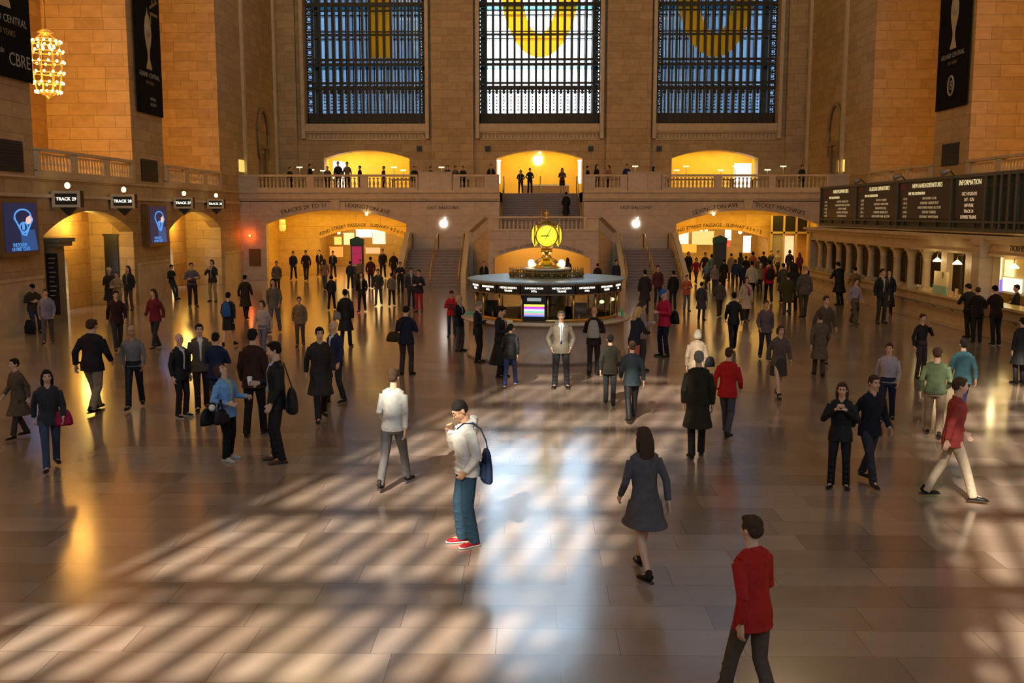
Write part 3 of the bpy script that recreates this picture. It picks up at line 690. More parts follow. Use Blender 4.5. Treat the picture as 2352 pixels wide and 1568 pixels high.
balustrade('short balcony balustrade just right of the upper stair flight', 2.5, fx(1440), [(fx(1367), fx(1425))])
balustrade('long balcony balustrade above the right passage arch', fx(1520), HW, [(fx(1525), fx(1640)), (fx(1657), fx(1765)), (fx(1780), fx(1900))])
for k, (a, b) in enumerate(((960, 1040), (1440, 1520))):
    o = MB().box(fx(a) + .05, fx(b) - .05, FY - .22, FY + .15, FZ, RZ + .12).box(fx(a) + .02, fx(b) - .02, FY - .26, FY + .18, RZ + .08, RZ + .16).obj('balcony_pedestal', STONE_S)
    tag(o, 'solid stone balcony block above the %s wall emblem' % ('left' if k == 0 else 'right'), 'pedestal')
for s in (-1, 1):
    for k, ((a, b), (c, d)) in enumerate(zip(PIERS, PIERS[1:])):
        if c < 30: continue
        nm = {(-1, 3): 'left gallery balustrade in the bay beside the chandelier', (-1, 4): 'left gallery balustrade in the bay nearest the balcony', (1, 3): 'right gallery balustrade hidden partly by the departures board', (1, 4): 'right gallery balustrade in the orange bay nearest the balcony'}[(s, k)] if k > 2 else None
        if not nm: continue
        t = empty('balustrade', nm, 'balustrade', (s * HW, (b + c) / 2, FZ), 'stone balustrades of the side galleries')
        X = lambda a_, b_: sorted((s * a_, s * b_))
        r = MB(); r.box(*X(HW - .1, HW + .2), b, c, RZ - .12, RZ); r.box(*X(HW - .08, HW + .15), b, c, FZ, FZ + .24); r.obj('rail', PLAIN, t)
        L = c - b; ped = MB(); P = []
        for q in range(4): y = b + L * q / 3; ped.box(*X(HW - .1, HW + .15), max(b, y - .3), min(c, y + .3), FZ + .2, RZ - .1)
        for q in range(3):
            for i in range(9): P.append((s * (HW + .02), b + L * q / 3 + .42 + i * (L / 3 - .84) / 8, FZ + .24))
        ped.parts('pedestal', PLAIN, t); balusters(t, P)
struct(MB().box(-50, 50, -38, -35, -1, 20).box(-60, -21.6, -38, -35, 20, 60).obj('light_blocker_west', mat('blocker_brown', (.10, .085, .07), .8)))  # unseen block and tower, added to cut sky light and trim the sun
# ---------------- outside: blocks added to dim the sky behind the side windows
for s, nm, x in ((-1, 'left', -24), (1, 'right', 24)):
    f = mat('facade_blue', (.05, .085, .15), .5); mb = MB(); mb.box(*sorted((s * 5.6, s * 60)), 82, 83, -1, 60)
    o = mb.obj('dimming_block', f); tag(o, 'dim blue block added outside to darken the sky behind the %s-hand tall window' % nm, 'dimming_block')
    m = MB(); 
    for i in range(18):
        for k in range(13): xx = s * (6.4 + i * 1.6); m.box(xx - .5, xx + .5, 81.94, 82.0, 9 + k * 2.4, 10.7 + k * 2.4)
    m.obj('window_grid', mat('facade_glass', (.13, .22, .34), .15, .3), o)
# ------------------------------------------------------------------ information booth and its clock
BC = Vector((-.33, 28.7, 0)); NB = 18
bo = empty('information_booth', 'round marble and brass information booth in the middle of the concourse', 'booth', BC)
def ring(r, z, k, n=NB, ph=0.0):
    a = -PI / 2 + 2 * PI * (k + ph) / n; return Vector((BC.x + r * math.cos(a), BC.y + r * math.sin(a), z))
BM1 = noise_bump(mat('booth_marble', (.50, .40, .32), .35), 5, .05, .12)
MB().lathe((BC.x, BC.y, 0), [(2.30, 0), (2.30, .12), (2.24, .14), (2.24, .98), (2.30, 1.02), (2.30, 1.06)], 54).obj('counter_wall', BM1, bo)
MB().lathe((BC.x, BC.y, 0), [(1.9, 1.06), (2.42, 1.06), (2.44, 1.09), (2.44, 1.12), (2.40, 1.14), (1.9, 1.14)], 54).obj('counter_top', noise_bump(mat('counter_stone', (.62, .52, .38), .22), 4, .04, .1), bo)
mb = MB(); mb.lathe((BC.x, BC.y, 0), [(2.06, 1.14), (2.06, 1.22), (2.0, 1.22), (2.0, 1.14)], 54); mb.obj('base_rail', BRASS, bo)
for k in range(NB):
    a = ring(2.04, 1.2, k); MB().tube([a, (a.x, a.y, 1.92)], .028, 8).obj('post', BRASS, bo)
    p, q = ring(2.03, 0, k + .03), ring(2.03, 0, k + .97)
    g = MB(); g.add([(p.x, p.y, 1.2), (q.x, q.y, 1.2), (q.x, q.y, 1.9), (p.x, p.y, 1.9)], [(0, 1, 2, 3)]); g.obj('glass_panel', GLASS_B, bo)
SIGNS = [('METRO-NORTH', 'TRAINS'), ('INFORMATION', 'MTA')]
for k in range(NB):
    p, q = ring(2.14, 1.90, k + .02), ring(2.14, 1.90, k + .98); r = (q - p); mid = (p + q) / 2; out = (mid - Vector((BC.x, BC.y, 1.90))).normalized()
    s = MB().obox(mid + Vector((0, 0, .115)), r / 2, out * .02, (0, 0, .115)).obj('sign_panel', BLACK, bo)
    MB().obox(mid + Vector((0, 0, .245)) , r / 2 * 1.03, out * .035, (0, 0, .02)).obox(mid + Vector((0, 0, -.012)), r / 2 * 1.03, out * .035, (0, 0, .016)).obj('sign_trim', BRASS_D, bo)
    if out.y < .25:
        A, B = SIGNS[k % 2]; c = mid + out * .024
        text(A, .074, WHITE_E, TM(c + Vector((0, 0, .158)), r, (0, 0, 1)), s, 'lettering', .002); text(B, .074, WHITE_E, TM(c + Vector((0, 0, .078)), r, (0, 0, 1)), s, 'lettering', .002)
MB().lathe((BC.x, BC.y, 0), [(.2, 2.17), (2.26, 2.17), (2.28, 2.20), (2.26, 2.225), (.2, 2.26)], NB, smooth=False).obj('roof', mat('booth_roof_reflection', (.30, .43, .54), .35, .1), bo)  # blue reflection of the windows painted into the roof colour
MB().lathe((BC.x, BC.y, 0), [(2.05, 1.88), (2.05, 2.17), (2.0, 2.17), (2.0, 1.88)], NB, smooth=False).obj('cornice', BRASS_D, bo)
MB().lathe((BC.x, BC.y, 0), [(.55, 0), (.55, 2.15), (.5, 2.15)], 20).obj('core', mat('booth_core', (.32, .24, .10), .4, .3), bo)
rg = MB()
for z in (2.27, 2.40): rg.tube([(BC.x + 1.04 * math.cos(t), BC.y + 1.04 * math.sin(t), z) for t in [i * PI / 24 for i in range(49)]], .018, 6, cap=False)
for i in range(72): t = i * PI / 36; rg.tube([(BC.x + 1.04 * math.cos(t), BC.y + 1.04 * math.sin(t), 2.25), (BC.x + 1.06 * math.cos(t), BC.y + 1.06 * math.sin(t), 2.50)], [.02, .006], 4)
for i in range(24): t = (i + .5) * PI / 12; rg.ell((BC.x + 1.04 * math.cos(t), BC.y + 1.04 * math.sin(t), 2.335), (.05, .05, .05), 6, 5)
rg.obj('roof_railing', BRASS_D, bo)
MB().lathe((BC.x, BC.y, 0), [(.60, 2.24), (.60, 2.44), (.6, 2.45)], 28).obj('drum', BRASS_D, bo)
MB().lathe((BC.x, BC.y, 0), [(.2, 2.45), (.70, 2.45), (.72, 2.48), (.70, 2.50), (.2, 2.50)], 32).obj('drum_slab', mat('white_marble', (.75, .73, .72), .25), bo)
# booth screen
p, q = ring(2.07, 0, -1.0 + .06), ring(2.07, 0, -.06); r = (q - p); mid = (p + q) / 2; out = (mid - BC).normalized(); w = r.length
scn = MB().obox(mid + Vector((0, 0, 1.52)) + out * .03, r / 2, out * .03, (0, 0, .345)); sco = scn.obj('display_screen', BLACK, bo)
def strip(zc, hh, a, b, col, es=1.6, nm='screen_band'):
    c = mid + out * .063 + Vector((0, 0, zc)) + r * ((a + b) / 2 - .5)
    MB().obox(c, r * (b - a) / 2, out * .002, (0, 0, hh)).obj(nm, mat('lit_%.2f_%.2f_%.2f' % col, col, .5, emit=col, es=es * .62), sco)
strip(1.76, .045, .2, .8, (.35, .42, .42), 1.0); strip(1.60, .03, .06, .94, (1, .85, .1)); strip(1.535, .033, .06, .94, (.55, .08, .7))
strip(1.475, .028, .06, .94, (.75, .7, .9)); strip(1.42, .026, .06, .94, (.2, .75, .45)); strip(1.37, .024, .06, .94, (.8, .35, .5)); strip(1.325, .022, .06, .94, (.15, .3, .9)); 
ck = empty('clock', 'four-faced brass clock with glowing yellow dials on top of the booth', 'clock', (BC.x, BC.y, 2.5))
MB().lathe((BC.x, BC.y, 0), [(.46, 2.50), (.47, 2.54), (.40, 2.60), (.34, 2.68), (.22, 2.76), (.13, 2.80), (.15, 2.83), (.10, 2.86), (.11, 2.9), (.16, 2.93), (.17, 3.0), (.13, 3.02)], 28).obj('base', BRASS, ck)
MB().lathe((BC.x, BC.y, 0), [(.12, 3.0), (.16, 3.04), (.27, 3.12), (.33, 3.25), (.34, 3.42), (.33, 3.58), (.29, 3.66), (.31, 3.69), (.24, 3.78), (.12, 3.84), (.05, 3.87)], 8, smooth=False).obj('body', BRASS, ck)
MB().lathe((BC.x, BC.y, 0), [(.05, 3.85), (.05, 3.93), (.035, 3.96), (.05, 3.99), (.075, 4.03), (.06, 4.08), (.02, 4.13), (.005, 4.17)], 14).obj('finial', BRASS, ck)
DIAL = mat('clock_dial', (1, .85, .1), .4, emit=(1, .74, .03), es=1.25); 
for k in range(4):
    a = k * PI / 2; d = Vector((math.sin(a), -math.cos(a), 0)); rr = Vector((math.cos(a), math.sin(a), 0)); c = Vector((BC.x, BC.y, 3.42))
    M3 = Matrix((rr, d, Vector((0, 0, 1)))).transposed()
    dm = MB(); dm.ell(c + d * .32, (.30, .11, .30), 28, 14, M3); dl = dm.obj('dial', DIAL, ck)
    rm = MB(); rm.tube([c + d * .34 + rr * (.305 * math.cos(t)) + Vector((0, 0, .305 * math.sin(t))) for t in [i * PI / 16 for i in range(33)]], .024, 8, cap=False); rm.obj('rim', BRASS, ck)
    h = MB()
    for ang, ln, wd in ((30, .235, .008), (270, .17, .012)):
        t = math.radians(ang); v = rr * math.sin(t) + Vector((0, 0, math.cos(t))); h.tube([c + d * .44 - v * .07, c + d * .445 + v * ln], wd, 5)
    h.ell(c + d * .44, (.018, .018, .018), 8, 6)
    for i in range(12):
        t = i * PI / 6; v = rr * math.sin(t) + Vector((0, 0, math.cos(t))); h.obox(c + d * .395 + v * .245, v * .022, d * .004, v.cross(d) * .005)
    h.obj('hand', mat('clock_hand', (.05, .035, .01), .5), dl)
    t2 = MB(); 
    for sx in (-1, 1):
        for sz in (-1, 1): t2.ell(c + d * .30 + rr * sx * .25 + Vector((0, 0, sz * .25)), (.045, .045, .045), 8, 6)
    if k == 0: t2.obj('rosette', BRASS, ck)
GLOBE = mat('opal_globe', (1, .95, .8), .4, emit=(1, .86, .5), es=8)
for sx, sy in ((-1, -.35), (1, -.35), (-1, .6), (1, .6)):
    c = Vector((BC.x + sx * .44, BC.y + sy * .4, 2.62)); b = MB().tube([(c.x, c.y, 2.5), (c.x, c.y, 2.55)], [.05, .03], 10).obj('lamp_holder', BRASS, ck); MB().ell(c, (.095, .095, .11), 16, 10).obj('globe', GLOBE, b)
# things on the counter
for i, (a, nm, c, dz) in enumerate((( -4.6, 'timetable stack, green, on the booth counter at its far left', (.2, .45, .3), .05), (-1.4, 'pale timetable stack on the booth counter below the lit screen', (.75, .62, .4), .05), (.4, 'white timetable stack on the booth counter right of the screen', (.8, .8, .78), .04), (3.2, 'red and white leaflet stack on the booth counter, right side', (.6, .2, .15), .03))):
    p = ring(2.25, 1.14, a, 18); o = MB().box(p.x - .12, p.x + .12, p.y - .07, p.y + .07, 1.141, 1.141 + dz).box(p.x - .10, p.x + .11, p.y - .06, p.y + .06, 1.141 + dz, 1.165 + dz).obj('leaflet_stack', cloth(c)); tag(o, nm, 'leaflets')
p = ring(2.2, 1.14, 3.9); t = empty('bottle', 'small green bottle on the booth counter beside the blonde woman', 'bottle', p)
MB().lathe(p, [(.035, .001), (.037, .02), (.037, .14), (.014, .19), (.014, .23)], 14).obj('body', mat('green_glass', (.05, .5, .15), .2), t); MB().lathe(p, [(.016, .23), (.016, .26)], 10).obj('cap', cloth((.8, .8, .8)), t)
for i, (k, x) in enumerate(((2.6, 'desk lamp with bent arm inside the booth, right half'), (4.1, 'desk lamp with round head at the right end of the booth'))):
    p = ring(1.75, 1.0, k); t = empty('desk_lamp', x, 'lamp', p); MB().lathe(p, [(.09, 0), (.09, .02), (.02, .03)], 12).tube([p, p + Vector((-.05, 0, .35)), p + Vector((.12, -.05, .62))], .012, 6).obj('stand', cloth((.5, .55, .4)), t)
    MB().ell(p + Vector((.14, -.05, .62)), (.07, .06, .05), 10, 7).obj('head', mat('lamp_greenish', (.8, .9, .5), .5, emit=(.75, .9, .4), es=2.5), t)
# two monitors and a clerk's chair inside
for k, nm in ((1.6, 'dark computer monitor inside the booth right of the screen'), (-3.4, 'pale computer monitor inside the booth, left half')):
    p = ring(1.65, 1.0, k); t = empty('monitor', nm, 'monitor', p); MB().box(p.x - .22, p.x + .22, p.y - .02, p.y + .02, 1.3, 1.62).obj('display', BLACK, t); MB().box(p.x - .03, p.x + .03, p.y - .01, p.y + .03, 1.0, 1.3).box(p.x - .1, p.x + .1, p.y - .08, p.y + .08, 1.0, 1.02).obj('stand', cloth((.3, .3, .3)), t)
MB().lathe((BC.x, BC.y, 0), [(1.4, .96), (1.95, .96), (1.95, 1.0), (1.4, 1.0)], 36).obj('inner_desk', mat('desk_wood', (.25, .17, .10), .5), bo)
# ------------------------------------------------------------------ departures board
BX = 14.4
bd = empty('departures_board', 'long dark departures board with glowing rows above the ticket counter', 'board', (BX, 44, 3.3))
yb = lambda px: AX(px, 480, BX).y
ya, yz = yb(1884), yb(2352) - 1.0
MB().box(BX + .05, BX + 1.1, yz, ya, 3.45, 5.3).obj('cabinet', GREEN_D, bd)
fr = MB(); fr.box(BX - .05, BX + .15, yz, ya, 3.42, 3.55); fr.box(BX - .05, BX + .15, yz, ya, 3.72, 3.80); fr.box(BX - .05, BX + .15, yz, ya, 5.28, 5.4); fr.box(BX + .02, BX + .1, yz, ya, 4.93, 4.98)
fr.obj('frame', mat('board_frame', (.10, .10, .075), .5, .2), bd)
for i, (a, b, hd) in enumerate(((1888, 1966, 'HARLEM DEPARTURES'), (1969, 2060, 'HUDSON DEPARTURES'), (2064, 2182, 'NEW HAVEN DEPARTURES'), (2190, 2262, 'INFORMATION'))):
    y1, y0 = yb(a), yb(b); pn = MB().box(BX + .0, BX + .06, y0, y1, 3.85, 5.26).obj('panel', mat('board_brown', (.028, .018, .008), .4), bd)
    EH = mat('board_header', (1, .9, .6), .5, emit=(1, .80, .40), es=.8); ER = mat('board_row', (.8, .7, .5), .5, emit=(.85, .62, .34), es=.30)
    ym = (y0 + y1) / 2; M = lambda y, z: TM((BX - .004, y, z), (0, -1, 0), (0, 0, 1))
    L = y1 - y0
    text(hd, .24 if i < 3 else .26, EH, M(ym - .3 * (i < 3), 5.11), pn, 'header_lettering', .002)
    if i < 3:
        MB().box(BX - .01, BX + .02, y1 - L * .17, y1 - .06, 5.0, 5.22).obj('red_plate', mat('dark_red', (.10, .01, .008), .4), pn)
        text('TIME TRK DESTINATION', .155, EH, M(ym + .7, 4.82), pn, 'header_lettering', .002)
        rows_ = (('1:07 26 STAMFORD', 'HARLEM 125 ST'), ('1:11 19 NORTH WHITE PLAINS', 'ALL STOPS'), ('1:20 38 CROTON', 'YONKERS'), ('1:23 25 SOUTHEAST', 'WHITE PLAINS'), ('1:34 18 NEW HAVEN', 'LOCAL'))
        for j in range(5):
            z = 4.62 - j * .175; A = rows_[(j + i * 2) % 5]
            text(A[0][:7], .14, ER, TM((BX - .004, y1 - .25, z), (0, -1, 0), (0, 0, 1)) @ Matrix.Translation((.42, 0, 0)), pn, 'row_lettering', .002)
            text(A[0][8:] + '  ' + A[1], .14, ER, TM((BX - .004, y1 - L * .62, z), (0, -1, 0), (0, 0, 1)), pn, 'row_lettering', .002)
    else:
        for j, sx in enumerate(('DEC HOLIDAYS', 'SAT - SUN', 'OFF-PEAK', 'TRACK 24', 'EXPRESS TRAINS')): text(sx, .17, mat('board_amber', (.8, .6, .4), .5, emit=(.85, .6, .36), es=.6), M(ym, 4.72 - j * .2), pn, 'row_lettering', .002)
for i, px in enumerate((1886, 1967, 2062, 2186, 2264, 2285, 2300, 2318, 2336)):
    y = yb(px); MB().box(BX - .06, BX + .1, y - .07, y + .07, 3.42, 5.4).obj('upright', MATS['board_frame'], bd)
mb = MB()
for k in range(14): y = ya - .4 - k * (ya - yz) / 14; mb.box(BX - .02, BX + .1, y - .05, y + .05, 3.5, 3.76)
mb.obj('bracket_row', MATS['board_frame'], bd)
for i, (px, nm) in enumerate(((1970, 'dark spotlight on top of the departures board, leftmost'), (2060, 'dark spotlight on top of the departures board, second from left'), (2170, 'dark spotlight on top of the departures board, rightmost'))):
    y = yb(px); t = empty('spotlight', nm, 'spotlight', (BX, y, 5.4), 'spotlights on the departures board'); MB().tube([(BX + .3, y, 5.4), (BX + .1, y, 5.62)], .03, 6).obj('arm', GREEN_D, t); MB().tube([(BX + .1, y, 5.6), (BX - .2, y, 5.50)], [.07, .13], 10).obj('lamp_head', mat('lamp_head', (.25, .26, .28), .4, .4), t)
# ------------------------------------------------------------------ ticket counter
TX = 14.3
tk = empty('ticket_office', 'stone ticket office with carved columns along the right wall', 'ticket office', (TX, 40, 0))
y0, y1 = 18.5, 54.2
mb = MB(); mb.box(TX, TX + .5, y0, y1, 0, 1.02); mb.box(TX - .05, TX + .05, y0, y1, 0, .16); mb.obj('counter_wall', STONE_S, tk)
MB().box(TX - .12, TX + .7, y0, y1, 1.02, 1.10).obj('counter_top', noise_bump(mat('ledge_stone', (.60, .46, .24), .25), 3, .05, .1), tk)
mb = MB(); mb.box(TX - .32, TX - .16, y0, 53.5, .72, .755)
mb.obj('parcel_shelf', mat('shelf_metal', (.5, .42, .3), .25, .8), tk)
for k in range(22): MB().tube([(TX - .18, 20 + k * 1.56, .72), (TX - .0, 20 + k * 1.56, .60)], .022, 5).obj('shelf_bracket', BRASS_D, tk)
mb = MB(); mb.box(TX + .05, TX + 4.0, y0, y1, 2.68, 3.2); mb.obj('entablature', STONE_S, tk)
mb = MB(); mb.box(TX - .28, TX + 4.0, y0 - .1, y1 + .25, 3.2, 3.32); mb.box(TX - .16, TX + 4.0, y0, y1 + .12, 3.08, 3.2); mb.box(TX - .03, TX + 1, y0, y1, 2.66, 2.74); mb.obj('cornice', PLAIN, tk)
MB().box(TX + 1.2, TX + 1.3, 38.0, y1, 1.1, 2.7).obj('window_backing', mat('window_dark', (.035, .025, .012), .35), tk)
MB().box(TX + 2.6, TX + 2.8, y0, 38.0, 1.1, 2.7).obj('office_back_wall', mat('office_wall', (.66, .52, .28), .6), tk)
MB().box(TX, TX + 4, y1 - .3, y1, 0, 3.2).obj('end_wall', STONE_S, tk)
ys = [52.9 - 1.56 * i for i in range(10)]
colm = MB().box(-.2, .2, -.2, .2, 0, .12).lathe((0, 0, 0), [(.19, .12), (.16, .18), (.155, .3), (.14, 1.12), (.17, 1.16), (.15, 1.2), (.17, 1.3), (.23, 1.44), (.22, 1.46)], 14).box(-.23, .23, -.23, .23, 1.46, 1.58).mesh('column', PLAIN)
pm = MB().box(-.12, .12, -.25, .25, 0, 1.58).mesh('pier', STONE_S)
for y in ys + [y0 + .8]:
    o = bpy.data.objects.new('column', colm); C.objects.link(o); o.location = (TX + .28, y, 1.1); o.parent = tk; o.matrix_parent_inverse = Matrix.Translation(-PLOC[tk.name])
for y in [38.8 - 1.75, 35.0, 33.4, 30.2]:
    o = bpy.data.objects.new('window_pier', pm); C.objects.link(o); o.location = (TX + .3, y, 1.1); o.parent = tk; o.matrix_parent_inverse = Matrix.Translation(-PLOC[tk.name])
MB().box(TX - .25, TX + .3, 33.2, 33.75, 0, 3.1).box(TX - .3, TX + .3, 33.1, 33.85, 3.0, 3.2).obj('pilaster', STONE_S, tk)
for i, y in enumerate(ys[:-1]):     # brass window grilles
    g = MB()
    for k in range(5): yy = y - .35 - k * .2; g.box(TX + .5, TX + .52, yy - .01, yy + .01, 1.1, 2.3)
    g.box(TX + .49, TX + .53, y - 1.3, y - .25, 2.3, 2.36); g.obj('window_grille', BRASS_D, tk)
text('TICKETS', .26, INK, TM((TX - .02 + .06, 31.3, 2.95), (0, -1, 0), (0, 0, 1)), tk, 'inscription', .01)
for i, (px, py, nm) in enumerate(((2153, 597, 'bell-shaped glass lamp above the ticket ledge, left of the pair'), (2199, 603, 'bell-shaped glass lamp above the ticket ledge, right of the pair'), (2329, 612, 'bell-shaped glass lamp over the staffed ticket window at the right edge'))):
    p = AX(px, py, TX + .1); t = empty('hanging_lamp', nm, 'lamp', p, 'lamps over the ticket windows')
    MB().lathe(p, [(.16, -.06), (.15, -.02), (.09, .04), (.05, .07), (.04, .09)], 16).obj('shade', mat('lamp_shade', (1, .95, .7), .5, emit=(1, .86, .45), es=3.2), t)
    l_ = bpy.data.lights.new('ledge_lamp', 'POINT'); l_.energy = 13; l_.color = (1, .76, .35); l_.shadow_soft_size = .08; lo = bpy.data.objects.new('ledge_lamp', l_); C.objects.link(lo); lo.location = p + Vector((-.45, 0, -.10))
    MB().tube([p + Vector((0, 0, .08)), p + Vector((0, 0, .24)), p + Vector((.25, 0, .3))], .018, 6).obj('bracket', BRASS_D, t)
# poster board on the ledge
p = AX(2160, 668, TX + .05); t = empty('poster_board', 'cream and green poster board standing on the ticket ledge', 'poster', p)
def pr(a, b, c, d, mt, nm):
    y_ = lambda px: AX(px, 640, TX - .02).y
    o = MB(); o.prism([(TX - .04, y_(a), 1.11 + c[0]), (TX - .04, y_(b), 1.11 + c[1]), (TX - .04, y_(b) + d, 1.11 + c[3]), (TX - .04, y_(a) + d, 1.11 + c[2])], (.03, 0, 0)); return o.obj(nm, mt, t)
pr(2146, 2178, (0, 0, .31, .31), .10, cloth((.30, .48, .36)), 'lower_panel'); u = pr(2146 , 2178, (.31, .31, .83, .83), -.02, mat('poster_cream', (.85, .72, .42), .6), 'upper_panel')
pc = AX(2165, 632, TX - .02); text('9', .34, INK, TM((TX - .06, pc.y - .1, pc.z), (0, -1, 0), (0, 0, 1)), u, 'emblem', .004)
for i, (px, c, nm) in enumerate(((2187, (.8, .5, .3), 'pink flower card on the ticket ledge by the poster board'), (2197, (.8, .6, .42), 'tall cream card standing on the ticket ledge under the right lamp'))):
    q = AX(px, 672, TX + .05); o = MB().box(q.x - .02, q.x + .02, q.y - .1, q.y + .1, 1.101, 1.28 + .12 * i).box(q.x - .05, q.x + .05, q.y - .1, q.y + .1, 1.101, 1.12).obj('counter_card', cloth(c)); tag(o, nm, 'card')
# bright office window at the right edge
for i, (a, b, za, zb_, c) in enumerate(((2286, 2296, 1.25, 2.45, (.8, .75, .5)), (2305, 2325, 1.75, 2.35, (.9, .8, .45)), (2303, 2345, 1.2, 1.7, (.7, .8, .75)), (2290, 2300, 1.15, 1.6, (.2, .15, .6)))):
    o = MB().box(TX + 2.5, TX + 2.55, AX(b, 650, TX + 2.5).y, AX(a, 650, TX + 2.5).y, za, zb_).obj('notice', mat('notice_%d' % i, c, .5, emit=c, es=1.1), tk)
p = AX(2303, 672, TX + .5); o = MB().box(TX + .3, TX + .34, p.y - .12, p.y + .12, 1.105, 1.42).obj('blue_panel', mat('blue_lit', (.02, .05, .7), .5, emit=(.02, .06, .8), es=1)); tag(o, 'small blue lit panel on the staffed ticket window ledge', 'sign')
# ------------------------------------------------------------------ signs, screens, banners on the left and right walls
for i, (px, py, w, tx) in enumerate(((152, 457, 65, 'TRACK 29'), (282, 462, 55, 'TRACK 28'), (421, 466, 44, 'TRACK 27'), (495, 468, 38, 'TRACK 26'))):
    p = AX(px, py, -17.7); sz = w * p.y / F; nm = ('farthest left, above the first gate arch', 'right end of the first gate arch', 'left end of the second gate arch', 'right end of the second gate arch')[i]
    t = empty('track_sign', 'lit track sign box with globe lamp, ' + nm, 'sign', p, 'track signs above the left gates')
    hw, hh = sz / 2, sz * .29
    MB().box(p.x - hw, p.x + hw, p.y, p.y + .3, p.z - hh, p.z + hh).obj('box', mat('sign_dark', (.03, .02, .012), .5), t)
    f = MB(); b = .1
    f.box(p.x - hw, p.x + hw, p.y - .04, p.y + .02, p.z + hh - b, p.z + hh).box(p.x - hw, p.x + hw, p.y - .04, p.y + .02, p.z - hh, p.z - hh + b).box(p.x - hw, p.x - hw + b, p.y - .04, p.y + .02, p.z - hh + b, p.z + hh - b).box(p.x + hw - b, p.x + hw, p.y - .04, p.y + .02, p.z - hh + b, p.z + hh - b)
    f.obj('frame', mat('sign_frame', (.72, .58, .38), .5), t)
    text(tx, .165, WHITE_E, TM((p.x, p.y - .01, p.z), (1, 0, 0), (0, 0, 1)), t, 'lettering', .005)
    MB().prism([(p.x - .3, p.y + .05, p.z - hh), (p.x + .3, p.y + .05, p.z - hh), (p.x, p.y + .05, p.z - hh - .3)], (0, .2, 0)).box(-HW, p.x, p.y + .08, p.y + .2, p.z - .06, p.z + .06).obj('bracket', mat('sign_dark', (0, 0, 0)), t)
    MB().lathe((p.x, p.y + .15, p.z + hh), [(.05, 0), (.04, .08), (.03, .09)], 8).obj('lamp_foot', BRASS_D, t); MB().ell((p.x, p.y + .15, p.z + hh + .19), (.10, .10, .12), 12, 8).obj('globe', mat('small_globe', (1, .85, .5), .5, emit=(1, .72, .30), es=4), t)
NAVY = mat('screen_navy', (.01, .015, .05), .4, emit=(.006, .012, .05), es=1); SKYB = mat('screen_sky', (.1, .4, .9), .4, emit=(.10, .36, .85), es=.9); PINK = mat('screen_pink', (1, .6, .6), .4, emit=(1, .55, .5), es=.9); DEEP = mat('screen_deep', (.02, .08, .25), .4, emit=(.02, .08, .26), es=.8)
for i, (pa, pb, ta, ba) in enumerate(((7, 83, 466, 579), (343, 381, 475, 558))):
    X = -HW + .35; A = AX(pa, ta, X); B = AX(pb, ta, X); z1_ = (A.z + B.z) / 2; z0_ = (AX(pa, ba, X).z + AX(pb, ba, X).z) / 2
    t = empty('video_screen', ('large blue advertising screen on the nearest left pier', 'smaller-looking blue advertising screen on the left pier between the two gate arches')[i], 'screen', (X, A.y, z0_))
    MB().box(-HW + .02, X - .02, A.y - .12, B.y + .12, z0_ - .14, z1_ + .12).obj('casing', mat('screen_case', (.25, .15, .05), .4, .5), t)
    s = MB().box(X - .03, X, A.y, B.y, z0_, z1_).obj('display', NAVY, t)
    ym, L, Hh = (A.y + B.y) / 2, B.y - A.y, z1_ - z0_; Z = lambda v: z0_ + v * Hh; Yy = lambda u: A.y + u * L
    def poly(pts, mt, nm, th=.004): MB().prism([(X, Yy(u), Z(v)) for u, v in pts], (th, 0, 0)).obj(nm, mt, s)
    poly([(.45, .45), (.9, .45), (.98, .02), (.5, .02)], DEEP, 'glow_shape')
    q = MB(); q.tube([(X + .003, Yy(.55 + .25 * math.cos(a)), Z(.72 + .15 * math.sin(a))) for a in [k * PI / 10 for k in range(-1, 12)]], .03, 6); q.tube([(X + .003, Yy(u), Z(v)) for u, v in ((.28, .70), (.36, .60), (.52, .36), (.62, .34), (.78, .58), (.84, .66))], .035, 6); q.tube([(X + .003, Yy(.56 + .12 * math.cos(a)), Z(.50 + .10 * math.sin(a))) for a in [k * PI / 8 for k in range(17)]], .03, 6); q.ell((X, Yy(.56), Z(.50)), (.004, .10, .16)); q.obj('picture_lines', SKYB, s)
    poly([(.62, .58), (.72, .56), (.86, .66), (.80, .76), (.66, .70)], PINK, 'picture_glow', .008)
    text('THE SOUND', .17 if i == 0 else .15, SKYB, TM((X + .004, Yy(.42), Z(.145)), (0, 1, 0), (0, 0, 1)), s, 'lettering', .004); text('OF FIRST CLASS', .17 if i == 0 else .15, SKYB, TM((X + .004, Yy(.45), Z(.06)), (0, 1, 0), (0, 0, 1)), s, 'lettering', .004)
CREAM = mat('banner_cream', (.50, .42, .28), .7); GRN = mat('banner_green', (.10, .26, .14), .7); GREY_T = mat('banner_grey', (.42, .40, .38), .7); OLV = mat('banner_olive', (.22, .17, .05), .7); BAN = mat('banner_black', (.006, .005, .006), .85, spec=.1)
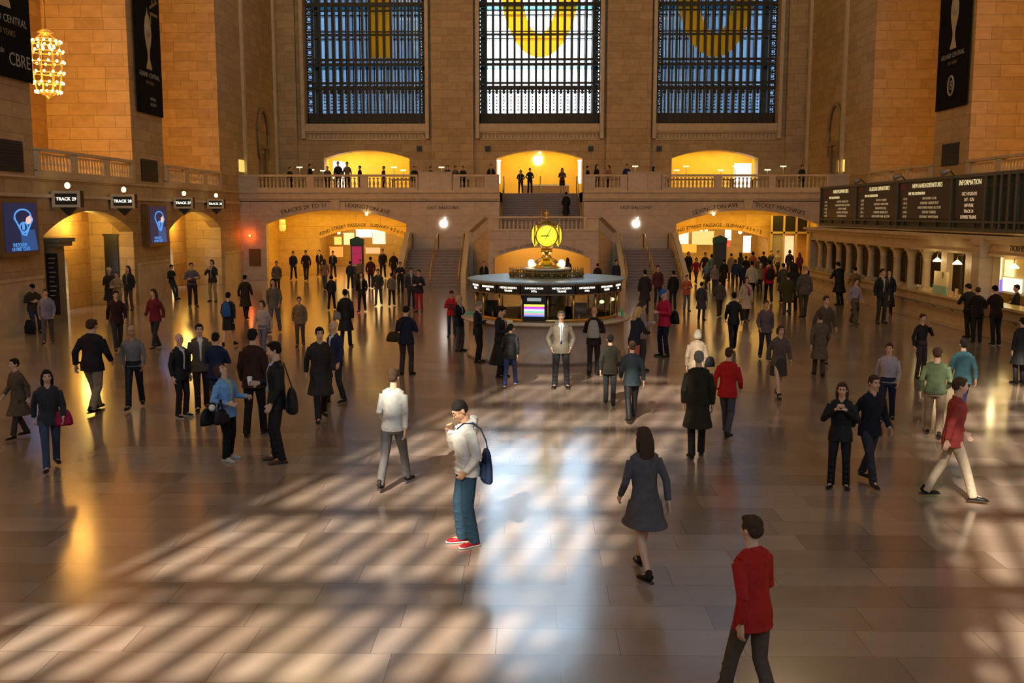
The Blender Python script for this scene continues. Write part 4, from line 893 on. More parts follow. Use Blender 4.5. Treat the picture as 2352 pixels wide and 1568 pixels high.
for i, (s, ya_, yb_, zb_, nm) in enumerate(((-1, 32.0, 35.45, 8.55, 'wide black hanging banner with clock picture at the far left edge'), (-1, 44.9, 48.0, 8.55, 'black hanging banner with green and gold lettering on the second left pier'), (1, 44.6, 47.9, 8.75, 'black hanging banner with green lettering on the right pier'))):
    X = s * (HW - .12); t = empty('banner', nm, 'banner', (X, (ya_ + yb_) / 2, zb_)); f = MB().box(min(X, X + s * .03), max(X, X + s * .03), ya_, yb_, zb_, zb_ + 14).obj('cloth', BAN, t)
    MB().tube([(X, ya_ - .1, zb_ + 14), (X, yb_ + .1, zb_ + 14)], .05, 8).obj('rod', BRASS_D, t)
    R = (0, 1, 0) if s < 0 else (0, -1, 0); Xf = X - s * .006; ym = (ya_ + yb_) / 2
    cz = zb_ + (4.1 if i == 0 else 3.4 if i == 1 else 4.0); k = 1.25 if i == 0 else .95
    pic = MB(); Pf = [(.0, 1.45), (.05, 1.2), (.28, .95), (.42, .55), (.44, .2), (.36, -.15), (.2, -.5), (.13, -.75), (.15, -1.0), (.32, -1.3), (.36, -1.45)]
    sg = 1 if s < 0 else -1
    for (a, b), (c, d) in zip(Pf, Pf[1:]): pic.prism([(Xf, ym - a * k, cz + b * k), (Xf, ym + a * k, cz + b * k), (Xf, ym + c * k, cz + d * k), (Xf, ym - c * k, cz + d * k)] if a > 0 else [(Xf, ym, cz + b * k), (Xf, ym + c * k, cz + d * k), (Xf, ym - c * k, cz + d * k)], (-s * .004, 0, 0))
    pp = pic.obj('clock_picture', CREAM, f)
    MB().tube([(Xf - s * .004, ym, cz + .35 * k), (Xf - s * .010, ym, cz + .35 * k)], .30 * k, 20).obj('clock_face_picture', GREY_T, f)
    tt = lambda st_, sz, z, m_, dy=0: text(st_, sz, m_, TM((Xf - s * .004, ym + dy, z), R, (0, 0, 1)), f, 'lettering', .003)
    tt('GRAND CENTRAL', .36 if i == 0 else .30, cz - 1.75 * k, GREY_T); tt('100 YEARS', .28 if i == 0 else .22, cz - 2.1 * k, OLV)
    if i == 0: tt('CBRE', .62, zb_ + .62, GREY_T, .85); tt('Sand Monocle', .26, zb_ + .85, GREY_T, -.9)
    elif i == 1: tt('METRO', .2, zb_ + .7, GREY_T, .3); tt('NORTH', .2, zb_ + .45, GREY_T, .3)
    else:
        MB().tube([(Xf - s * .004, ym + .3 * math.cos(a), zb_ + 1.0 + .42 * math.sin(a)) for a in [q * PI / 10 for q in range(21)]], .05, 6).obj('emblem', GREY_T, f); tt('8', .6, zb_ + 1.0, GREY_T)
    if i:
        dn = (0, 0, -1); o_ = R
        text('GRAND CENTRAL', 1.35, OLV if i == 1 else OLV, TM((Xf - s * .004, ym + sg * .75, cz + 6.2), dn, o_), f, 'lettering', .003)
        text('go new york go', 1.15, GRN, TM((Xf - s * .006, ym - sg * .35, cz + 5.6), dn, o_), f, 'lettering', .003)
for i, (s, ya_, yb_, z0_, z1_, nm) in enumerate(((-1, 32.2, 34.6, 5.45, 6.5, 'square dark grille on the nearest left pier above the screen'), (-1, 45.2, 47.2, 5.5, 6.5, 'square dark grille on the second left pier above the screen'), (1, 45.3, 47.1, 6.2, 7.2, 'square dark grille on the right pier below the banner'))):
    X = s * (HW - .03); t = empty('wall_grille', nm, 'grille', (X, ya_, z0_)); MB().box(*sorted((X, s * HW)), ya_, yb_, z0_, z1_).obj('backing', mat('grille_dark', (.014, .008, .006), .6), t)
    g = MB()
    for k in range(9): zz = z0_ + .08 + k * (z1_ - z0_ - .16) / 8; g.box(*sorted((X, X - s * .03)), ya_, yb_, zz - .012, zz + .012)
    g.obj('slats', mat('grille_bar', (.03, .018, .012), .5), t)
# gate kiosk, notice board, plaque, red light
p = Vector((-18.5, 36.3, 0)); t = empty('gate_kiosk', 'grey-green kiosk with black train list beside the first left gate', 'kiosk', (p.x, p.y, 0))
GK = mat('kiosk_grey', (.20, .19, .12), .5); MB().box(p.x - .45, p.x + .15, p.y, p.y + 1.1, 0, 3.0).obj('body', GK, t); MB().box(p.x - .55, p.x + .55, p.y - .12, p.y + 1.2, 3.0, 3.15).box(p.x - .5, p.x + .45, p.y - .06, p.y + 1.15, 2.85, 3.0).obj('cornice', GK, t)
bb = MB().box(p.x + .0, p.x + .42, p.y - .04, p.y, .35, 2.6).obj('train_list', mat('list_black', (.02, .012, .012), .5), t)
for k in range(9): MB().box(p.x + .08, p.x + .34 - (k % 3) * .04, p.y - .046, p.y - .041, 2.4 - k * .17, 2.44 - k * .17).obj('list_line', GREY_T, bb)
a = AY(257, 588, 44.28); o = MB().box(a.x - .30, a.x + .30, 44.22, 44.28, 1.2, 3.1).box(a.x - .34, a.x + .34, 44.2, 44.25, 3.05, 3.15).obj('timetable_board', BLACK); tag(o, 'tall black timetable board inside the first left gate arch', 'board')
a = AY(586, 591, FY); o = MB().box(a.x - .36, a.x + .36, FY - .05, FY, a.z - .52, a.z + .52).box(a.x - .3, a.x + .3, FY - .07, FY - .05, a.z - .46, a.z + .46).obj('bronze_plaque', mat('plaque', (.22, .11, .04), .4, .4)); tag(o, 'brown bronze plaque on the stone left of the left passage', 'plaque')
a = AY(575, 541, FY); t = empty('warning_light', 'small glowing orange-red light on the stone above the bronze plaque', 'light', (a.x, FY, a.z)); MB().tube([(a.x, FY, a.z), (a.x, FY - .06, a.z)], .09, 12).obj('base', BRASS_D, t); MB().ell((a.x, FY - .1, a.z), (.07, .06, .07), 10, 8).obj('lens', mat('red_lens', (1, .2, .05), .5, emit=(1, .16, .02), es=12), t)
l_ = bpy.data.lights.new('red_glow', 'POINT'); l_.energy = 16; l_.color = (1, .14, .02); l_.shadow_soft_size = .05; lo = bpy.data.objects.new('red_glow', l_); C.objects.link(lo); lo.location = (a.x, FY - .35, a.z)
# emblem shape
def apple(p, s, nm, mt, eY):
    pts = []
    for k in range(40):
        th = 2 * PI * k / 40; r = .5 * (1 + .10 * math.cos(2 * th) * 0); x = .46 * math.sin(th) * (1.0 + .12 * math.cos(th)); z = .46 * math.cos(th)
        if abs(x) < .22 and z > 0: z -= .10 * (1 - abs(x) / .22)
        if abs(x) < .14 and z < 0: z += .05 * (1 - abs(x) / .14)
        d = math.hypot(x - .56, z - .06)
        if d < .20: x = .56 - .20 * (.56 - x) / max(d, .01) ; 
        pts.append((p.x + x * s, eY, p.z + z * s))
    t = empty('emblem_sign', nm, 'sign', (p.x, eY, p.z)); m_ = MB(); n_ = len(pts); c0 = (p.x, eY, p.z)
    V = [c0] + pts; V2 = [(x, y - .05, z) for x, y, z in V]; k_ = len(V)
    m_.v = V + V2; m_.f = [[0, i, i % n_ + 1] for i in range(1, k_)] + [[k_, k_ + i % n_ + 1, k_ + i] for i in range(1, k_)] + [[i, i + k_, (i % n_ + 1) + k_, i % n_ + 1] for i in range(1, k_)]; m_.sm = [False] * len(m_.f)
    m_.obj('fruit', mt, t)
    l = MB(); l.prism([(p.x + .02 * s, eY - .05, p.z + .46 * s), (p.x + .16 * s, eY - .05, p.z + .50 * s), (p.x + .26 * s, eY - .05, p.z + .68 * s), (p.x + .24 * s, eY - .05, p.z + .80 * s), (p.x + .10 * s, eY - .05, p.z + .74 * s), (p.x + .02 * s, eY - .05, p.z + .60 * s)], (0, .05, 0)); l.obj('leaf', mt, t); return t
EMB = mat('emblem_white', (1, 1, 1), .5, emit=(1, .95, .9), es=3.5)
apple(AY(1236, 368, EY + 4.1), .82, 'large glowing white apple-shaped emblem on the centre store back wall', EMB, EY + 4.1)
apple(AY(1019, 514, FY - .06), .52, 'glowing white apple-shaped emblem on the wall left of the stairs', EMB, FY - .06)
apple(AY(1461, 514, FY - .06), .52, 'glowing white apple-shaped emblem on the wall right of the stairs', EMB, FY - .06)
for i, (px, nm) in enumerate(((963, 'small black speaker box at the right of the left store arch'), (1120, 'small black speaker box at the left of the centre store arch'), (1357, 'small black speaker box at the right of the centre store arch'), (1514, 'small black speaker box at the left of the right store arch'))):
    a = AY(px, 341, EY - .1); o = MB().box(a.x - .17, a.x + .17, EY - (.5 if 985 < px < 1100 else .2), EY, a.z - .17, a.z + .17).box(a.x - .13, a.x + .13, EY - .23, EY - .1, a.z - .13, a.z + .13).obj('speaker_box', mat('speaker_grey', (.03, .04, .05), .5)); tag(o, nm, 'speaker', 'speaker boxes on the east wall')
# lit notices on the balcony side walls, red exit sign
for s, px, nm in ((-1, 556, 'left'), (1, 1932, 'right')):
    X = s * (HW - .03); a = AX(px, 381, X); o = MB().box(*sorted((X, s * HW)), a.y - .6, a.y + .6, a.z - .36, a.z + .36).box(*sorted((X - s * .01, X)), a.y - .5, a.y + .5, a.z - .3, a.z + .3).obj('lit_notice', mat('lit_notice', (1, .8, .3), .5, emit=(1, .68, .16), es=.85)); tag(o, 'square yellow lit notice on the %s wall at balcony level' % nm, 'notice')
a = AX(645, 357, -HW + .05); o = MB().box(-HW, -HW + .08, a.y - .35, a.y + .35, a.z - .25, a.z + .25).obj('exit_sign', mat('exit_box', (.4, .3, .2), .5)); tag(o, 'small exit sign with red letters on the left balcony wall', 'sign'); text('EXIT', .26, mat('exit_red', (1, .1, .05), .5, emit=(1, .08, .04), es=1.2), TM((-HW + .09, a.y, a.z), (0, 1, 0), (0, 0, 1)), o)
# carved doorways on the balcony side walls
for s, nm in ((-1, 'door_1'), (1, 'door_2')):
    X = s * (HW - .01); y_ = 66.2 if s < 0 else 63.4; m_ = MB(); Z0 = FZ
    m_.box(*sorted((X, X - s * .05)), y_ - .55, y_ + .55, Z0, Z0 + 2.6); r = struct(m_.obj(nm, mat('door_dark', (.14, .09, .045), .5)))
    f = MB(); f.box(*sorted((X, X - s * .14)), y_ - .85, y_ - .55, Z0, Z0 + 2.9); f.box(*sorted((X, X - s * .14)), y_ + .55, y_ + .85, Z0, Z0 + 2.9); f.box(*sorted((X, X - s * .2)), y_ - 1.0, y_ + 1.0, Z0 + 2.9, Z0 + 3.15)
    f.tube([(X - s * .1, y_ + 1.25 * math.cos(a), Z0 + 3.9 + 1.5 * math.sin(a)) for a in [k * PI / 10 for k in range(11)]], .11, 8); f.tube([(X - s * .1, y_ - 1.25, Z0 + 3.9), (X - s * .12, y_ - 1.2, Z0 + 3.1), (X - s * .1, y_ - 1.0, Z0 + 2.2)], .10, 8); f.tube([(X - s * .1, y_ + 1.25, Z0 + 3.9), (X - s * .12, y_ + 1.2, Z0 + 3.1), (X - s * .1, y_ + 1.0, Z0 + 2.2)], .10, 8)
    f.obj('door_surround', mat('carved_dark', (.30, .22, .12), .6), r)
# chandelier
cc = AX(108, 150, -19.3); 
t = empty('chandelier', 'gilt chandelier of bare glowing bulbs hanging in the left bay', 'chandelier', cc)
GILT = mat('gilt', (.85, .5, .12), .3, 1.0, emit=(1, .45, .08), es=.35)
m_ = MB(); 
for z, r in ((.98, .34), (.85, .50), (.5, .56), (.1, .58), (-.3, .55), (-.65, .50), (-1.0, .42)): m_.tube([cc + Vector((r * math.cos(a), r * math.sin(a), z)) for a in [k * PI / 12 for k in range(25)]], .025, 6, cap=False)
for k in range(8): a = k * PI / 4; m_.tube([cc + Vector((r * math.cos(a), r * math.sin(a), z)) for z, r in ((1.2, .12), (.85, .50), (.1, .58), (-.65, .5), (-1.0, .42), (-1.12, .15))], .02, 5)
m_.obj('frame', GILT, t); MB().lathe(cc, [(.1, 1.35), (.3, 1.22), (.16, 1.16), (.1, 1.1)], 16).lathe(cc, [(.3, -1.02), (.12, -1.15), (.02, -1.25)], 14).obj('finial', GILT, t)
MB().tube([cc + Vector((0, 0, 1.3)), cc + Vector((0, 0, 12))], .03, 6).obj('chain', BRASS_D, t)
bm_ = MB().ell((0, 0, 0), (.052, .052, .058), 8, 6).mesh('bulb', BULB)
for z, r, n_, ph in ((.88, .54, 15, 0), (.52, .60, 12, .5), (.12, .62, 12, 0), (-.28, .60, 12, .5), (-.66, .55, 12, 0), (-1.0, .46, 15, 0), (.7, .3, 8, 0)):
    for k in range(n_):
        a = 2 * PI * (k + ph) / n_; o = bpy.data.objects.new('bulb', bm_); C.objects.link(o); o.location = cc + Vector((r * math.cos(a), r * math.sin(a), z)); o.parent = t; o.matrix_parent_inverse = Matrix.Translation(-PLOC[t.name])
# dark tall window grille behind the chandelier
a = AX(128, 200, -21.98); o = MB().box(-22.02, -21.9, a.y - .1, a.y + 1.0, AX(128, 300, -21.98).z, 30).obj('window_7', BRONZE); struct(o)
g = MB()
for k in range(7): g.box(-21.9, -21.86, a.y - .05 + k * .16, a.y + .01 + k * .16, AX(128, 298, -21.98).z, 30)
g.obj('grille', BRASS_D, o)
# ------------------------------------------------------------------ balcony furniture
TL = mat('task_light', (1, .9, .6), .5, emit=(1, .84, .45), es=2.4)
def deck(px, py, w, nm):
    a = AY(px, py, 62.6); t = empty('task_lamp', nm, 'lamp', (a.x, 62.6, FZ), 'white task lamps on the balcony tables'); MB().box(a.x - w / 2, a.x + w / 2, 62.52, 62.68, a.z - .03, a.z + .03).obj('head', TL, t)
    MB().tube([(a.x, 62.6, FZ + .75), (a.x, 62.6, a.z)], .02, 6).obj('stem', cloth((.6, .55, .45)), t)
places = ('leftmost on the balcony', 'second from the left on the balcony', 'between the left store arch and its pillar', 'inside the left store arch, taller', 'inside the left store arch, shorter', 'above the left emblem', 'above the right emblem', 'left in the right store arch, shorter', 'left in the right store arch, taller', 'right in the right store arch, shorter', 'right in the right store arch, taller', 'right of the right store arch, shorter', 'rightmost on the balcony')
for (px, py), pl in zip(((688, 384), (715, 390), (742, 392), (905, 384), (926, 391), (1014, 384), (1459, 382), (1554, 391), (1576, 382), (1656, 391), (1689, 382), (1763, 390), (1799, 382)), places): deck(px, py, .34, 'white T-shaped task lamp ' + pl)
WOODT = mat('table_wood', (.42, .27, .12), .4)
for i, (xa, xb, nm) in enumerate(((fx(680), fx(760), 'long wooden display table at the left end of the balcony'), (fx(890), fx(960), 'long wooden display table below the left store arch'), (fx(985), fx(1075), 'long wooden display table above the left emblem'), (fx(1400), fx(1470), 'long wooden display table above the right emblem'), (fx(1545), fx(1700), 'long wooden display table below the right store arch'), (fx(1745), fx(1815), 'long wooden display table at the right end of the balcony'))):
    t = empty('display_table', nm, 'table', ((xa + xb) / 2, 62.6, FZ), 'display tables on the balcony'); MB().box(xa, xb, 62.1, 63.1, FZ + .74, FZ + .8).obj('table_top', WOODT, t)
    for x in (xa + .1, xb - .1):
        for y in (62.2, 63.0): MB().box(x - .05, x + .05, y - .05, y + .05, FZ, FZ + .74).obj('leg', WOODT, t)
a = AY(765, 385, EY + 1.0); o = MB().box(a.x - .05, a.x + .4, EY + 1.3, EY + 3.5, FZ, 7.75).box(a.x + .4, a.x + .46, EY + 1.4, EY + 3.4, FZ + .3, 7.65).obj('display_wall', mat('white_lit', (1, .95, .85), .5, emit=(1, .93, .8), es=1.8)); tag(o, 'white lit display wall at the left side of the left store arch', 'display')
a = AY(1712, 385, EY + 1.0); o = MB().box(a.x - .6, a.x + .6, EY + 1.8, EY + 1.9, FZ, 7.6).box(a.x - .5, a.x + .5, EY + 1.78, EY + 1.8, FZ + .4, 7.5).obj('display_wall', mat('white_lit', (1, 1, 1))); tag(o, 'white lit display wall with small figure at the right store arch', 'display')
for s in (-1, 1):
    x = WC[1] + s * 2.85; o = MB().box(x - .1, x + .1, EY + .9, EY + 1.15, FZ + .8, 7.75).box(x - .14, x + .14, EY + .92, EY + 1.1, 7.7, 7.8).obj('light_panel', MATS['white_lit']); tag(o, 'narrow white light panel at the %s jamb of the centre store arch' % ('left' if s < 0 else 'right'), 'light panel')
t = empty('display_table', 'low white display table inside the centre store arch', 'table', (.3, EY + 2.5, FZ)); MB().box(-1.4, 2.2, EY + 2.2, EY + 3.0, FZ + .68, FZ + .78).obj('table_top', mat('white_table', (.8, .78, .72), .3), t); MB().box(-1.3, 2.1, EY + 2.3, EY + 2.9, FZ, FZ + .68).obj('base', mat('table_base', (.35, .22, .12), .5), t)
# ------------------------------------------------------------------ passages: shop fronts, pylons, lamps
def shop(px0, px1, py0, py1, Y, col, es, nm, cat='display'):
    a = AY(px0, py1, Y); b = AY(px1, py0, Y); o = MB().box(a.x, b.x, Y, Y + .25, a.z, b.z).box(a.x - .04, b.x + .04, Y - .02, Y + .02, b.z, b.z + .05).obj('lit_display', mat('lit_%.2f_%.2f_%.2f_%.1f' % (*col, es), col, .5, emit=col, es=es)); tag(o, nm, cat)
shop(818, 853, 528, 545, 77.0, (1, .75, .62), 1.5, 'pinkish-white lit sign band deep in the left passage'); shop(856, 884, 524, 560, 76.6, (1, .8, .42), 1.5, 'tall warm lit shelf wall deep in the left passage')
shop(790, 812, 536, 562, 76.8, (1, .72, .3), 1.2, 'yellow lit shelf deep in the left passage left of the pylon'); shop(768, 783, 545, 562, 76.0, (.75, .75, .2), .7, 'small green and yellow poster deep in the left passage'); shop(758, 786, 568, 590, 75.0, (1, .38, .08), .7, 'orange lit counter front deep in the left passage')
shop(840, 872, 570, 582, 74.0, (.9, .5, .28), .6, 'pale cafe counter deep in the left passage right of the pylon')
shop(1560, 1582, 530, 560, 77.0, (1, .75, .6), 1.2, 'pinkish lit shop window deep in the right passage, leftmost'); shop(1590, 1640, 532, 562, 77.2, (.7, .6, .25), .7, 'dim green and gold shop window deep in the right passage'); shop(1666, 1680, 528, 552, 76.5, (1, .8, .6), 1.3, 'white lit shop sign right of the right pylon'); shop(1670, 1677, 553, 566, 74.5, (1, .08, .05), .9, 'small red lit sign right of the right pylon')
shop(1708, 1725, 543, 580, 76.0, (1, .88, .68), 1.9, 'white glowing doorway deep in the right passage'); shop(1566, 1600, 562, 580, 75.0, (1, .45, .06), .6, 'orange lit counter deep in the right passage')
for i, (px, pt, c1, nm) in enumerate(((819, 549, (.40, .02, .08), 'magenta poster pylon standing in the left passage mouth'), (1655, 546, (.05, .045, .05), 'dark grey pylon with green header standing in the right passage mouth'))):
    Y = 57.5; a = AY(px, pt, Y); w = .36; t = empty('pylon', nm, 'pylon', (a.x, Y, 0)); PG = mat('pylon_grey', (.05, .05, .045), .5)
    MB().box(a.x - w, a.x + w, Y, Y + .3, 0, a.z - .32).obj('body', PG, t); MB().box(a.x - w - .03, a.x + w + .03, Y - .03, Y + .33, a.z - .32, a.z).prism([(a.x - w, Y, a.z), (a.x + w, Y, a.z), (a.x, Y, a.z + .15)], (0, .3, 0)).obj('header', mat('header_green', (.03, .10, .07), .5), t)
    MB().box(a.x - w + .08, a.x + w - .08, Y - .03, Y, 1.15, a.z - .42).obj('poster', mat('poster_%d' % i, c1, .5, emit=c1 if i == 0 else None, es=.7), t)
    if i == 0: MB().box(a.x - w + .08, a.x + w - .08, Y - .035, Y - .01, 1.02, 1.14).obj('caption_strip', cloth((.6, .5, .4)), t); text('NOW OPEN', .11, BRASS, TM((a.x, Y - .035, 1.75), (1, 0, 0), (0, 0, 1)), t)
def pend(px, py, Y, r, nm, es=10):
    a = AY(px, py, Y); t = empty('globe_lamp', nm, 'lamp', a); MB().ell(a, (r, r, r), 12, 8).obj('globe', mat('pass_globe_%d' % es, (1, .9, .6), .5, emit=(1, .74, .32), es=es), t); MB().tube([a + Vector((0, 0, r)), a + Vector((0, 0, r + .25))], .02, 6).obj('stem', BRASS_D, t)
pend(842, 491, 60.45, .10, 'round lamp at the crown of the left passage arch'); pend(1639, 491, 60.45, .10, 'round lamp at the crown of the right passage arch')
pend(778, 534, 68, .12, 'pendant globe lamp at the left side of the left passage', 5); pend(858, 530, 70, .12, 'pendant globe lamp deep in the left passage, left of the cluster', 5); pend(868, 531, 72, .12, 'pendant globe lamp deep in the left passage, middle of the cluster', 5)
pend(1611, 527, 68, .12, 'pendant globe lamp in the right passage, left of the pair', 5); pend(1622, 527, 68, .12, 'pendant globe lamp in the right passage, right of the pair', 5); pend(1700, 533, 68, .13, 'pendant globe lamp near the white doorway in the right passage', 5)
a = AY(649, 520, 64); o = MB().lathe((a.x, a.y, a.z), [(.12, -.3), (.2, -.2), (.22, .05), (.2, .1)], 14).lathe((a.x, a.y, a.z), [(.2, .1), (.2, .4), (.15, .45)], 14).obj('wall_lantern', mat('lantern', (.9, .6, .2), .5, emit=(1, .6, .1), es=.8)); tag(o, 'yellow drum lantern high at the left side of the left passage', 'lantern')
# glazed ticket-machine doors in the right arch
d = MB(); Yd = 65.2
for x in (14.95, 15.75, 16.55, 17.3): d.box(x - .06, x + .06, Yd, Yd + .1, 0, 3.9)
for z in (2.75, .05): d.box(14.9, 17.35, Yd, Yd + .1, z, z + .12)
r = struct(d.obj('door_3', mat('door_gold', (.55, .42, .2), .4))); MB().box(14.95, 17.3, Yd + .12, Yd + .14, 2.9, 3.9).obj('dark_pane', BLACK, r)
MB().box(14.95, 15.7, Yd + .12, Yd + .14, .1, 2.75).obj('grey_pane', cloth((.35, .3, .22)), r); MB().box(15.85, 16.5, Yd + .4, Yd + .45, .6, 2.6).obj('lit_poster', mat('peach_lit', (1, .7, .45), .5, emit=(1, .62, .36), es=.9), r)
# ------------------------------------------------------------------ bags and small held things
def bag(loc, size, rz, col, label, name='shoulder_bag', cat='bag', strap=None):
    x, y, z = loc; w, d, h = size; t = empty(name, label, cat, loc); t.rotation_euler = (0, 0, math.radians(rz)); m_ = MB()
    m_.tube([(0, 0, -h / 2), (0, 0, -h * .44), (0, 0, -h * .05), (0, 0, h * .34), (0, 0, h / 2)], [(w * .42, d * .36), (w * .52, d * .5), (w * .48, d * .5), (w * .36, d * .36), (w * .22, d * .2)], 16, side=(1, 0, 0))
    o = bpy.data.objects.new('bag_body', m_.mesh('bag_body', cloth(col, .6))); C.objects.link(o); o.parent = t
    q = MB().obox((0, -d * .5, -h * .12), (w * .34, 0, 0), (0, d * .08, 0), (0, 0, h * .22)).mesh('pocket', cloth(tuple(c * 1.25 for c in col), .6)); o2 = bpy.data.objects.new('pocket', q); C.objects.link(o2); o2.parent = t
    if strap:
        inv = Matrix.Rotation(-math.radians(rz), 3, 'Z'); s_ = MB().tube([inv @ (Vector(p) - Vector(loc)) for p in strap], [(.026, .008)] * len(strap), 6, side=tuple(inv @ Vector((0, -1, 0)))).mesh('strap', cloth(tuple(c * .8 for c in col), .6)); o3 = bpy.data.objects.new('strap', s_); C.objects.link(o3); o3.parent = t
    return t
def rel(o, p):        # point in a person's own frame -> world
    bpy.context.view_layer.update(); return o.matrix_world @ Vector(p)
def pbag(o, c, size, col, label, name='shoulder_bag', cat='bag', strap=None, rz=0):
    s = o.scale[2]; P = rel(o, c); return bag(tuple(P), tuple(v * s for v in size), math.degrees(o.rotation_euler[2]) + rz, col, label, name, cat, [rel(o, p) for p in strap] if strap else None)
def pack(o, col, label):
    s = o.scale[2]; t = pbag(o, (0, .19, 1.22), (.32, .17, .46), col, label, 'backpack', 'backpack'); return t
BLK = (.012, .012, .014); CH = (.03, .03, .033); NV = (.018, .024, .055); BR = (.05, .03, .018)
# ---- the man in the light
hero = put(1074, 918, 1250, -68, 'man in white hooded sweatshirt and jeans standing in the pool of light', pose='hero', top='hoodie', bottom='jeans', hair='buzz', tc=(.72, .70, .64), bc=(.018, .044, .072), hc='k', skin='t', shoe=(.40, .012, .02), sole=1, hero=True)
pbag(hero, (.15, .19, .98), (.27, .12, .40), (.018, .03, .075), 'navy shoulder bag on the back of the white-hooded man', strap=[(-.10, .10, 1.47), (-.13, .0, 1.478), (-.10, -.10, 1.40), ] if False else [(.03, -.13, 1.42), (.085, -.07, 1.49), (.135, .03, 1.50), (.16, .12, 1.42), (.18, .175, 1.28), (.175, .20, 1.14)])
g_ = MB()
for sx in (-1, 1): g_.tube([(sx * .032 + .024 * math.cos(a), 0, .018 * math.sin(a)) for a in [k * PI / 6 for k in range(13)]], .0022, 4, cap=False); g_.tube([(sx * .055, 0, .004), (sx * .078, .09, 0)], .0022, 4)
g_.tube([(-.009, 0, .004), (.009, 0, .004)], .0022, 4); me_ = g_.mesh('glasses', BLACK); o_ = bpy.data.objects.new('glasses', me_); C.objects.link(o_); o_.parent = hero
lean_ = Matrix.Rotation(math.radians(3), 3, 'X'); Hm_ = lean_ @ Matrix.Rotation(math.radians(6), 3, 'Z') @ Matrix.Rotation(math.radians(30), 3, 'X'); piv_ = Vector((0, 0, .95)); hp_ = piv_ + lean_ @ (Vector((0, 0, 1.545)) - piv_)
M4 = Hm_.to_4x4(); M4.translation = hp_ + Hm_ @ (Vector((0, -.108, .012)) + Vector((0, 0, .10))); o_.matrix_local = M4
# ---- talking pair and the group behind
w1 = put(524, 836, 1055, 68, 'woman in light blue jacket looking up at the tall man', pose='lookup', hair='bob', tc=(.16, .33, .60), bc=(.008, .008, .01), hc='b', shoe=(.45, .42, .36), sole=1, shirt=(.35, .4, .25), hero=True, wide=1.13)
pbag(w1, (-.26, .16, .83), (.36, .17, .30), BLK, 'black handbag hanging from the blue-jacketed woman, left one', strap=[(-.30, .14, .95), (-.24, .05, 1.12), (-.22, .16, .95)])
b2 = pbag(w1, (-.30, -.14, .87), (.34, .15, .26), (.02, .013, .014), 'dark brown handbag on the forearm of the blue-jacketed woman', strap=[(-.33, -.2, .98), (-.25, -.10, 1.16), (-.28, -.06, .98)])
P = rel(w1, (-.36, -.02, 1.03)); o = MB().ell(P, (.055, .055, .055), 12, 8).ell(P + Vector((.03, -.02, .03)), (.02, .02, .02), 8, 6).obj('fluffy_charm', cloth((.75, .72, .66))); tag(o, 'fluffy white ball charm on the dark brown handbag', 'charm')
m1 = put(640, 787, 1060, -72, 'tall man in black suit facing the blue-jacketed woman', pose='cup', tc=BLK, bc=BLK, hc='k', shirt=(.35, .45, .6), shoe=(.10, .035, .02), hero=True)
pbag(m1, (.19, .20, .93), (.40, .17, .36), BLK, 'black messenger bag on the tall man in black suit', strap=[(-.12, -.05, 1.47), (-.05, .12, 1.44), (.06, .17, 1.25), (.13, .22, 1.08)])
P = rel(m1, (-.24, -.36, 1.17)); t = empty('paper_cup', 'white paper cup held by the tall man in black suit', 'cup', P); MB().lathe(P, [(.03, -.07), (.042, .06)], 16).obj('cup', cloth((.8, .76, .7)), t); MB().lathe(P, [(.044, .055), (.044, .07), (.03, .078)], 16).obj('lid', cloth((.85, .85, .85)), t)
b1 = put(419, 768, 957, 60, 'bald man in black jacket and white-soled shoes, left of the group', pose='stand', hair='none', tc=BLK, bc=(.02, .014, .014), sole=1, skin='l', shirt=(.5, .5, .5), hero=True)
put(465, 745, 940, 22, 'dark-haired man in grey blazer over a white shirt facing the camera', pose='stroll', tc=(.09, .075, .06), bc=(.03, .022, .02), shirt=(.6, .56, .5), hero=True)
put(502, 765, 955, 178, 'man in navy jacket seen from behind, standing behind the blue-jacketed woman', tc=(.012, .02, .05), bc=(.02, .03, .06), pose='cross')
put(587, 757, 1000, 176, 'man in dark brown jacket with pale collar seen from behind', pose='stroll', tc=(.035, .014, .010), bc=(.012, .01, .01))
o_ = bpy.context.scene.objects
# ---- around the booth
put(1288, 715, 890, 0, 'man in grey-green blazer and blue tie facing the camera by the booth', pose='pocket', tc=(.15, .13, .10), bc=CH, shirt=(.75, .76, .8), tie=(.02, .04, .16), hc='g', hero=True, wide=1.08)
k1 = put(1363, 707, 860, 172, 'bald man with a grey backpack facing the booth', pose='counter', hair='none', tc=BLK, bc=BLK, skin='t', hero=True)
pack(k1, (.32, .31, .28), 'light grey backpack on the bald man at the booth')
k2 = put(1456, 705, 862, 122, 'long-haired blonde woman in dark leather jacket at the booth counter', pose='counter', hair='long', hc='y', tc=(.018, .022, .035), bc=(.35, .10, .08))
k3 = put(1524, 665, 818, -58, 'man in red jacket and blue cap standing right of the booth', pose='phone', hair='cap', hc=(.03, .10, .45), tc=(.45, .015, .05), bc=(.012, .014, .03), shoe=(.03, .035, .01), hero=True)
pbag(k3, (.18, .20, 1.03), (.34, .16, .34), BLK, 'black shoulder bag on the man in red jacket and blue cap', strap=[(-.1, .0, 1.48), (0, .13, 1.42), (.1, .18, 1.2)])
put(1055, 680, 806, 58, 'blonde woman in black blazer left of the booth', pose='cross', hair='bob', hc='y', tc=BLK, bc=(.07, .065, .06), shirt=(.55, .42, .36))
put(1098, 692, 832, 74, 'grey-haired man in black suit with pink tie left of the booth', pose='phone', tc=BLK, bc=BLK, hc='g', shirt=(.6, .5, .5), tie=(.25, .10, .15), hero=True)
put(1150, 703, 866, 66, 'woman in long black coat reading at the booth counter', pose='phone', top='longcoat', tc=BLK, bc=BLK, hair='bun', shirt=(.5, .4, .3), hero=True)
